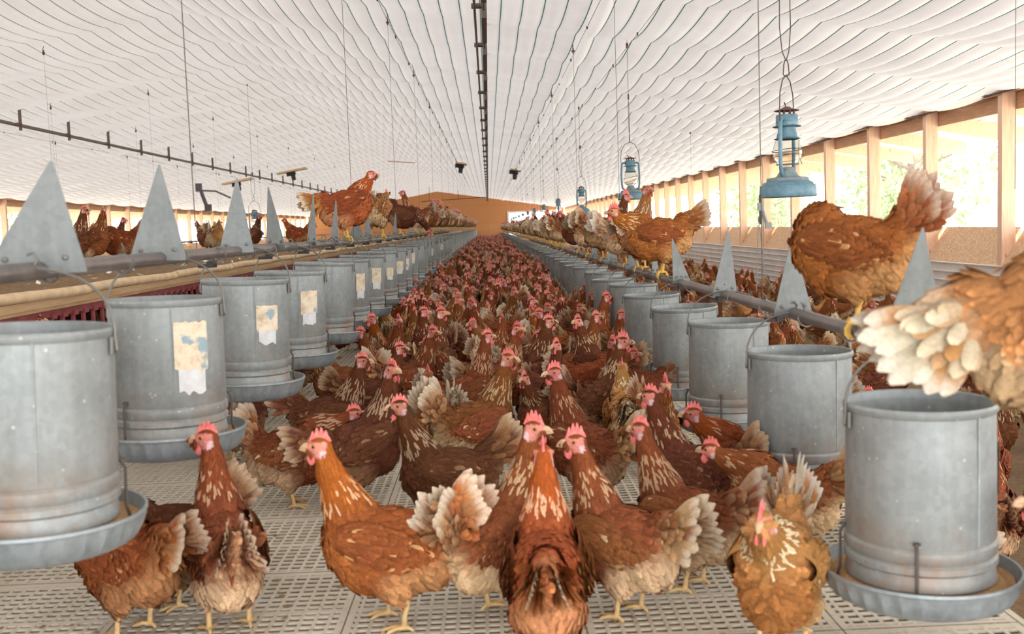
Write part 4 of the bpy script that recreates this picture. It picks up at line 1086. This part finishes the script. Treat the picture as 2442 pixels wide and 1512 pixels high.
def place_hen(pr, x, y, z, th, sc, label, group=None, roll=0.0):
    """th: heading in degrees, 0 = down the barn away from the camera, 90 = to the right, 180 = to the camera"""
    h = copy_tree(pr); h.location = (x, y, z); h.rotation_euler = (0, roll, math.radians(90-th)); h.scale = (sc, sc, sc)
    if 'pal' in h: del h['pal']
    tag(h, label, 'hen', group); return h
# ------------------------------------------------------------------ the flock
CN = {'mid': 'brown', 'dark': 'dark brown', 'rust': 'rusty orange', 'buff': 'pale buff'}
placed = []                                # (x, y) of hens standing on the slats
def fh(px, py, th, nm, pal, lab, sc=1.0, seed=1, Z=0.0, **kw):
    p = on_z(px, py, Z); placed.append((p.x, p.y))
    return place_hen(proto(nm, pal, seed, **kw), p.x, p.y, Z, th, sc, lab, 'hens on the slatted floor')
front = [
 (945, 1488, -82, 'alert', 'rust', 'bright rust hen in profile facing left, standing alone at the front of the aisle', 1.04, 1, dict(feet=(.03, -.03), comb=1.1)),
 (548, 1500, -22, 'tallL', 'mid', 'brown hen with streaked neck seen from behind, between both nearest left feeders', 1.02, 2, dict(tail=38, fan=1.1)),
 (320, 1510, -55, 'fwd', 'rust', 'rust hen standing below the nearest left feeder pan, head hidden', 1.0, 3, dict(tail=25)),
 (420, 1440, -115, 'relax', 'dark', 'dark hen with tan tail tucked between the nearest left pan and the streaked hen', .95, 4, {}),
 (700, 1205, 75, 'fwd', 'mid', 'cream speckled hen with raised tan tail, head hidden behind the rust hen', 1.0, 5, dict(tail=72, streak=.9)),
 (862, 1195, 70, 'tallR', 'dark', 'tall dark hen with streaked neck facing right, just above the rust hen', 1.04, 6, dict(streak=.8, tail=15)),
 (1085, 1270, -105, 'alert', 'dark', 'dark chestnut hen facing left above the rust hen\'s tail', .98, 7, dict(streak=.8)),
 (1195, 1462, 48, 'tallR', 'mid', 'brown hen showing its pale rump, head turned right with a large comb', 1.0, 8, dict(streak=.9, comb=1.25, tail=62)),
 (1312, 1585, 3, 'relax', 'rust', 'rust hen seen straight from behind at the bottom centre', 1.05, 9, dict(tail=8, streak=.7, fan=.7, head=(.155, 0, .42))),
 (1500, 1468, -42, 'alertL', 'mid', 'brown hen facing left, right beside the hen seen from behind', .97, 10, dict(comb=1.3, tail=30, fan=1.3)),
 (1655, 1402, -48, 'alert', 'mid', 'brown hen with cream fluffy rump facing left, beside the second right feeder', .95, 11, dict(streak=.9, tail=40, vent=1)),
 (1672, 1275, -55, 'alert', 'dark', 'dark hen facing left just behind the cream rumped hen', .98, 12, {}),
 (1800, 1235, -78, 'relax', 'rust', 'glossy rust necked hen peering out left of the second right feeder', 1.0, 13, dict(head=(.19, 0, .345))),
 (1865, 1560, -155, 'relax', 'buff', 'mottled tan hen facing the camera between the two nearest right feeders', 1.05, 14, dict(tail=58, streak=1.0, head=(.20, 0, .345))),
 (1880, 1330, -60, 'fwd', 'mid', 'brown hen hidden under the second right feeder pan', .95, 15, {}),
 (1405, 1200, -48, 'tallL', 'mid', 'tall brown hen with hackle streaks facing left, right of the aisle centre', 1.0, 16, dict(comb=1.1)),
 (1425, 1075, 50, 'alertR', 'dark', 'dark hen with cream flecked neck facing right, behind the tall brown hen', 1.05, 17, dict(streak=1.0, comb=1.3)),
 (1495, 1098, 4, 'relax', 'buff', 'golden brown hen seen from behind in front of the fifth right feeder', .95, 18, dict(tail=10)),
 (1560, 1125, 172, 'relax', 'mid', 'brown hen facing the camera with a tall upright comb beside the third right feeder', .95, 19, dict(comb=1.4)),
 (785, 1105, 95, 'alert', 'dark', 'dark hen with streaked neck facing right beside the third left feeder', 1.0, 20, dict(streak=1.0)),
 (1130, 1140, 62, 'alertR', 'mid', 'brown hen with cream wing patch facing right in the middle of the aisle', 1.05, 21, dict(streak=.8, tail=65)),
 (832, 1005, -88, 'alert', 'mid', 'brown hen facing left beside the fourth left feeder', 1.0, 22, {}),
 (940, 985, -80, 'alert', 'mid', 'brown hen facing left, second from the fourth left feeder', 1.0, 23, {}),
 (885, 1040, 80, 'alert', 'dark', 'dark hen facing right in the gap before the fourth left feeder', .95, 24, {}),
 (968, 1000, 70, 'alertR', 'mid', 'brown hen facing right near the aisle\'s left side, pale tail behind it', 1.02, 25, {}),
 (1100, 985, -70, 'relax', 'mid', 'small brown hen facing left at the aisle centre', .97, 26, {}),
 (1112, 1040, 60, 'tall', 'mid', 'hen with long cream streaked neck facing right at the aisle centre', 1.0, 27, dict(streak=1.0)),
 (1185, 1010, 62, 'tallR', 'mid', 'upright brown hen facing right, just right of the long necked hen', 1.02, 28, dict(streak=.9)),
 (1252, 1000, 75, 'tall', 'dark', 'tall dark hen stretching to the right among the streaked hens', 1.06, 29, {}),
 (1378, 960, 62, 'tall', 'mid', 'brown hen facing right, beak to beak with its dark neighbour', 1.0, 30, dict(streak=.9)),
 (1440, 965, -70, 'tallL', 'dark', 'dark hen facing left, beak to beak with its brown neighbour', 1.0, 31, {}),
 (1402, 895, 72, 'tall', 'mid', 'brown hen facing right beside the eighth right feeder', 1.08, 32, {}),
 (1055, 850, 60, 'tallR', 'mid', 'tall brown hen with rounded breast facing right behind the first rows', 1.05, 33, {}),
 (945, 885, 10, 'fwd', 'mid', 'hen with scalloped cream neck seen from behind beside the fifth left feeder', 1.0, 34, dict(streak=1.0)),
 (1060, 1115, -20, 'relax', 'buff', 'tan tailed hen seen from behind at the aisle centre', .95, 35, dict(tail=70, fan=1.3)),
 (1510, 930, 80, 'fwd', 'dark', 'dark hen bending towards the sixth right feeder', .95, 36, {}),
 (1300, 1080, -150, 'relax', 'dark', 'dark hen half hidden behind the tall brown hen right of centre', .9, 37, {}),
 (1520, 870, 90, 'relax', 'mid', 'brown hen beside the seventh right feeder pan', .95, 38, {}),
]
for (px, py, th, nm, pal, lab, sc, seed, kw) in front:
    kw = {k: v for k, v in kw.items() if k not in ('vent', 'breast')}
    fh(px, py, th, nm, pal, lab, sc, seed, **kw)
def wh(x, y, z, th, nm, pal, lab, grp, sc=1.0, seed=1, **kw): return place_hen(proto(nm, pal, seed, **kw), x, y, z, th, sc, lab, grp)
wh(1.30, 2.02, 0, -88, 'relax', 'dark', 'dark hen with bright comb reaching in from the lower right corner', 'hens on the slatted floor', 1.1, 41, head=(.20, 0, .36))
wh(1.12, 5.2, 0, -90, 'tallL', 'mid', 'hen peeking out between the fourth and fifth right feeders', 'hens on the slatted floor', 1.0, 42)
placed += [(1.3, 2.02), (1.12, 5.2)]
# perched hens
GP = 'hens on the right perch'; ZR = PIPE_Z[ROW_R]; ZL = PIPE_Z[ROW_L]
def perched(px, th, nm, pal, lab, X=ROW_R, sc=1.0, seed=1, y=None, grp=None, dz=0.0, **kw):
    kw.setdefault('perch', True); kw.setdefault('yellow', True)
    if y is None: y = depth_on_x(px, 600, X)
    return wh(X, y, (ZR if X > 0 else ZL)+.004*math.sin(y*.55)+dz, th, nm, pal, lab, grp or ('hens on the right perch' if X > 0 else 'hens on the left perch'), sc, seed, **kw)
perched(2010, -48, 'hunch', 'rust', 'big rust hen perched on the right pipe with raised white tipped tail, head turned away', sc=.97, seed=51, y=2.62, comb=.6, head=(.135, -.085, .215), nb_dir=(.7, -.8, -.25), nh_dir=(.1, -.8, .5), hyaw=-100, tail=66, fan=1.2, feet=(.02, -.02))
perched(0, 98, 'hunch', 'buff', 'blurred rust and white hen rump filling the right edge of the picture', sc=1.18, seed=52, y=1.62, dz=-.10, tail=-14, fan=1.3, pitch=.42, head=(.2, 0, .36), feet=(.0, 0))
perched(1590, -84, 'relax', 'rust', 'rust hen in profile on the right perch facing left, red comb and white fanned tail', sc=1.05, seed=53, y=5.6, comb=1.4, wat=1.3, tail=32, streak=.5, head=(.235, 0, .325), nb_dir=(.8, 0, .6), pitch=-.12)
perched(1480, 76, 'tallR', 'buff', 'pale necked buff hen standing tall facing right on the right perch', sc=1.08, seed=54, y=6.9, comb=.6)
perched(1470, 70, 'down', 'rust', 'hen on the right perch with a white tail pointing left, head hidden', sc=1.0, seed=55, y=6.35, tail=10, head=(.24, 0, .25), fan=1.3)
perched(1420, 75, 'alert', 'dark', 'dark brown hen with spiky red comb facing right on the right perch', sc=1.12, seed=56, y=8.3, comb=1.6)
perched(1385, 62, 'fwd', 'mid', 'brown hen leaning forward on the right perch with pale tail up to the left', sc=1.05, seed=57, y=9.5, tail=40)
perched(1350, -85, 'relax', 'dark', 'dark hen hunched on the right perch before the pale tailed one', sc=1.0, seed=58, y=10.8)
perched(1330, 70, 'fwd', 'mid', 'brown hen with broad cream tail fan on the right perch, farther back', sc=1.08, seed=59, y=12.6, tail=35, fan=1.4)
perched(828, 72, 'alert', 'rust', 'large rust hen in profile facing right on the left perch', X=ROW_L, sc=1.08, seed=61, y=6.75, comb=.35, wat=.3, tail=5, pitch=.1, fan=.9, head=(.165, 0, .375), wing=.2)
perched(915, 15, 'fwd', 'buff', 'golden buff hen seen from behind with ruffled white tail on the left perch', X=ROW_L, sc=1.1, seed=62, y=8.6, tail=75, fan=1.7)
perched(968, 85, 'down', 'dark', 'brown hen bending down off the left perch towards the feeders', X=ROW_L, sc=1.05, seed=63, y=10.9, comb=.7)
perched(1000, -80, 'tall', 'mid', 'slim brown hen with raised neck facing left on the left perch', X=ROW_L, sc=1.1, seed=64, y=13.2, comb=.3, streak=.8)
# hens on the nest platform
ZP = CAM_H-.215+.02
plat = [(165, 8.6, 85, 'tall', 'dark', 'hen on the nest platform half hidden behind the nearest left triangle'), (212, 8.7, 80, 'tallR', 'mid', 'tall brown hen on the nest platform beside the nearest left triangle'),
 (262, 12.2, 85, 'alert', 'dark', 'smaller brown hen facing right on the nest platform, farther back'), (288, 8.9, -85, 'fwd', 'rust', 'rust hen crouching low facing left on the nest platform'),
 (310, 11.5, 60, 'hunch', 'mid', 'brown hen hunched on the nest platform behind the crouching one'), (512, 12.6, 15, 'hunch', 'buff', 'pale hen with upright white tail on the platform behind the left pipe'),
 (496, 13.6, -60, 'relax', 'dark', 'dark tailed hen on the platform beside the white tailed one'), (597, 14.6, 80, 'tall', 'dark', 'dark hen peeking out right of the third left triangle'), (712, 13.5, -75, 'relax', 'rust', 'rust hen facing left on the platform below the large perched hen')]
for i, (px, y, th, nm, pal, lab) in enumerate(plat):
    d = ray(px, 560); x = max(-4.85, d.x/d.y*y); wh(x, y, ZP, th, nm, pal, lab, 'hens on the nest platform', .98, 70+i, **(dict(tail=70) if 'white tail' in lab else {}))
nest = [(4.15, 60), (5.6, 40), (6.7, 110), (7.3, 60), (8.2, 90), (9.3, 120), (10.1, 70), (11.3, 90)]
for i, (y, th) in enumerate(nest):
    wh(-1.99, y, .345, th, 'fwd', ['mid', 'dark'][i % 2], 'brown hen peering out of the red nest opening under the platform, %s from the camera' % wl[i], 'hens in the nests', .86, 90, head=(.215, 0, .38))

# ---- crowd
CR = random.Random(21)
grid = {}
def okp(x, y, r):
    kx, ky = int(x//.3), int(y//.3)
    for i in (-1, 0, 1):
        for j in (-1, 0, 1):
            for (a, b) in grid.get((kx+i, ky+j), ()):
                if (a-x)**2+((b-y)*.8)**2 < r*r: return False
    return True
def addp(x, y): grid.setdefault((int(x//.3), int(y//.3)), []).append((x, y))
for p in placed: addp(*p)
cands = []
def scatter(xa, xb, ya, yb, n, rf, Z, zone):
    for _ in range(n):
        y = CR.uniform(ya, yb); x = CR.uniform(xa, xb); r = rf(y)
        if okp(x, y, r): addp(x, y); cands.append((x, y, Z, zone))
scatter(-.70, .74, 4.9, 7.0, 1500, lambda y: .27, 0, 'aisle')
scatter(-.74, .76, 7.0, 16, 9000, lambda y: .22, 0, 'aisle')
scatter(-.74, .76, 16, 68, 16000, lambda y: .25, 0, 'aisle')
scatter(1.30, 4.75, 3.0, 9, 900, lambda y: .52, GROUND, 'litter')
scatter(1.30, 4.75, 9, 40, 7000, lambda y: .45, GROUND, 'litter')
scatter(-1.6, -1.15, 4.5, 14, 500, lambda y: .4, 0, 'nestside')
for X, ya in ((ROW_R, 13.4), (ROW_L, 14.3)):
    y = ya
    while y < 66:
        cands.append((X, y, (ZR if X > 0 else ZL), 'perchR' if X > 0 else 'perchL')); y += CR.uniform(.26, .6)
PALS = ['mid', 'dark', 'mid', 'rust', 'dark', 'buff', 'mid']
JP = [('alert', 'mid', 1), ('tallR', 'dark', 2), ('alertL', 'mid', 3), ('tall', 'mid', 4), ('relax', 'dark', 5), ('fwd', 'rust', 6), ('tallL', 'mid', 7), ('back', 'mid', 8), ('alertR', 'rust', 9), ('peck', 'dark', 10), ('relax', 'buff', 11), ('backR', 'dark', 12)]
JM = []
for nm, pal, sd in JP:
    mb = join_hen(pose_of(nm, streak=.5, comb=1.0), pal, sd*7, True); o = mb.build('brown_hen', HEN_MATS, smooth=True); JM.append((o, nm, pal))
PM = []
for nm, pal, sd in (('hunch', 'mid', 1), ('alert', 'rust', 2), ('fwd', 'mid', 3), ('relax', 'buff', 4), ('tall', 'dark', 5)):
    mb = join_hen(pose_of(nm, perch=True, tail=35, fan=1.3), pal, sd*5, True, True); o = mb.build('brown_hen', [M['plume'], M['legy']]+HEN_MATS[2:], smooth=True); PM.append((o, nm, pal))
n_ind = len([o for o in COL.objects if o.name.startswith('brown_hen') and o.parent is None and o.type == 'EMPTY'])-len(PROTO)
budget = 300-n_ind
def weight(c): return c[1]*{'litter': 1.25, 'nestside': 1.2}.get(c[3], 1)*(.8 if 'perch' in c[3] else 1)
cands.sort(key=weight)
def dirw(th):
    th = (th+180) % 360-180
    return 'away' if abs(th) < 45 else ('the camera' if abs(th) > 135 else ('right' if th > 0 else 'left'))
def band(y, z):
    if z == 'aisle': return 'in the loose group in the aisle' if y < 7 else ('in the packed middle aisle' if y < 10 else 'deep in the packed middle aisle')
    if z == 'litter': return 'on the near right litter' if y < 7 else 'on the far right litter'
    if z == 'nestside': return 'between left feeders and nests'
    return 'far along the right perch' if z == 'perchR' else 'far along the left perch'
POSEW = {'alert': 'upright', 'tall': 'neck stretched', 'tallL': 'neck stretched', 'tallR': 'neck stretched', 'alertL': 'upright', 'alertR': 'upright', 'relax': 'relaxed', 'fwd': 'leaning', 'back': 'head turned', 'backR': 'head turned', 'peck': 'pecking', 'hunch': 'hunched'}
rest = []
GN = {'aisle': 'hens crowding the middle aisle', 'litter': 'hens on the right hand litter', 'nestside': 'hens beside the nests', 'perchR': 'hens on the right perch', 'perchL': 'hens on the left perch'}
for k, (x, y, Z, zn) in enumerate(cands):
    pr = CR.random()
    if 'perch' in zn: th = CR.choice([-90, 90, 90])+CR.uniform(-30, 30); src, nm, pal = CR.choice(PM)
    elif zn == 'aisle': th = CR.uniform(-180, 180); src, nm, pal = CR.choice(JM)
    elif zn == 'nestside': th = CR.uniform(-180, 180); src, nm, pal = CR.choice(JM[:5])
    else: th = CR.uniform(-180, 180); src, nm, pal = CR.choice(JM)
    sc = CR.uniform(.92, 1.08)
    if k < budget:
        o = src.copy(); COL.objects.link(o); o.location = (x, y, Z); o.rotation_euler = (0, 0, math.radians(90-th)); o.scale = (sc, sc, sc)
        lab = '%s hen, %s, facing %s, %s' % (CN[pal], POSEW[nm], dirw(th), band(y, zn)); tag(o, lab, 'hen', GN[zn])
    else: rest.append((x, y, Z, th, nm, pal, sc, 'perch' in zn))
for o, _, _ in JM+PM: bpy.data.objects.remove(o)
for p in PROTO.values(): kill_tree(p)
# the far rest of the flock in one object
low = {}
for r in rest:
    key = (r[4], r[5])
    if key not in low:
        mb = join_hen(pose_of(r[4], fan=1.0, comb=.75, wat=.7), r[5], len(low)+3, False); me = bpy.data.meshes.new('t'); me.from_pydata(mb.v, [], mb.f)
        import bmesh as _bm
        b = _bm.new(); b.from_mesh(me)
        for f_, m_ in zip(b.faces, mb.m): f_.material_index = m_
        _bm.ops.triangulate(b, faces=b.faces[:]); b.verts.ensure_lookup_table()
        v = np.array([q.co[:] for q in b.verts]); f = np.array([[q.index for q in t_.verts] for t_ in b.faces]); mi = np.array([t_.material_index for t_ in b.faces]); b.free(); bpy.data.meshes.remove(me)
        low[key] = (v, f, mi, np.array(mb.c)); 
VV, FF_, MI, CC = [], [], [], []; off = 0
for (x, y, Z, th, nm, pal, sc, pch) in rest:
    v, f, mi, c = low[(nm, pal)]; a = math.radians(90-th); ca, sa = math.cos(a)*sc, math.sin(a)*sc
    q = np.stack([v[:, 0]*ca-v[:, 1]*sa+x, v[:, 0]*sa+v[:, 1]*ca+y, v[:, 2]*sc+Z], 1); VV.append(q); FF_.append(f+off); MI.append(mi)
    cc = c.copy(); cc[:, :3] *= CR.uniform(.75, 1.2); CC.append(cc); off += len(v)
me = np_mesh('hen_flock', np.concatenate(VV), np.concatenate(FF_), None, cols=np.concatenate(CC), nv=3)
for m in HEN_MATS: me.materials.append(m)
mi = np.concatenate(MI)
if len(me.polygons) == len(mi): me.polygons.foreach_set('material_index', mi.astype(np.int32))
o = bpy.data.objects.new('hen_flock', me); COL.objects.link(o); tag(o, 'dense mass of tiny brown hens filling the far end of the aisle and litter', 'hens', kind='stuff')
print('HENS individual', n_ind+min(budget, len(cands)), 'cands', len(cands), 'flock', len(rest), 'tris', len(mi), len(me.polygons))
# ------------------------------------------------------------------ light
W = bpy.data.worlds.new('sky'); SC.world = W; W.use_nodes = True; wt = W.node_tree
bg = wt.nodes['Background']; tc = wt.nodes.new('ShaderNodeTexCoord'); sp = wt.nodes.new('ShaderNodeSeparateXYZ'); wt.links.new(tc.outputs['Generated'], sp.inputs[0])
cr = wt.nodes.new('ShaderNodeValToRGB'); cr.color_ramp.elements[0].position = .45; cr.color_ramp.elements[0].color = (.94, .96, 1, 1); cr.color_ramp.elements[1].position = .9; cr.color_ramp.elements[1].color = (.86, .93, 1, 1)
wt.links.new(sp.outputs[2], cr.inputs[0]); wt.links.new(cr.outputs[0], bg.inputs[0]); bg.inputs[1].default_value = 4.2
sd = bpy.data.lights.new('sun', 'SUN'); sd.energy = 6.0; sd.angle = math.radians(3); sd.color = (1, .97, .94)
so = bpy.data.objects.new('sun', sd); COL.objects.link(so); so.rotation_euler = (math.radians(22), math.radians(18), 0)
SC.view_settings.view_transform = 'Standard'; SC.view_settings.look = 'None'; SC.view_settings.gamma = 1.0; SC.view_settings.exposure = 0.85
try: SC.view_settings.use_curve_mapping = False
except Exception: pass
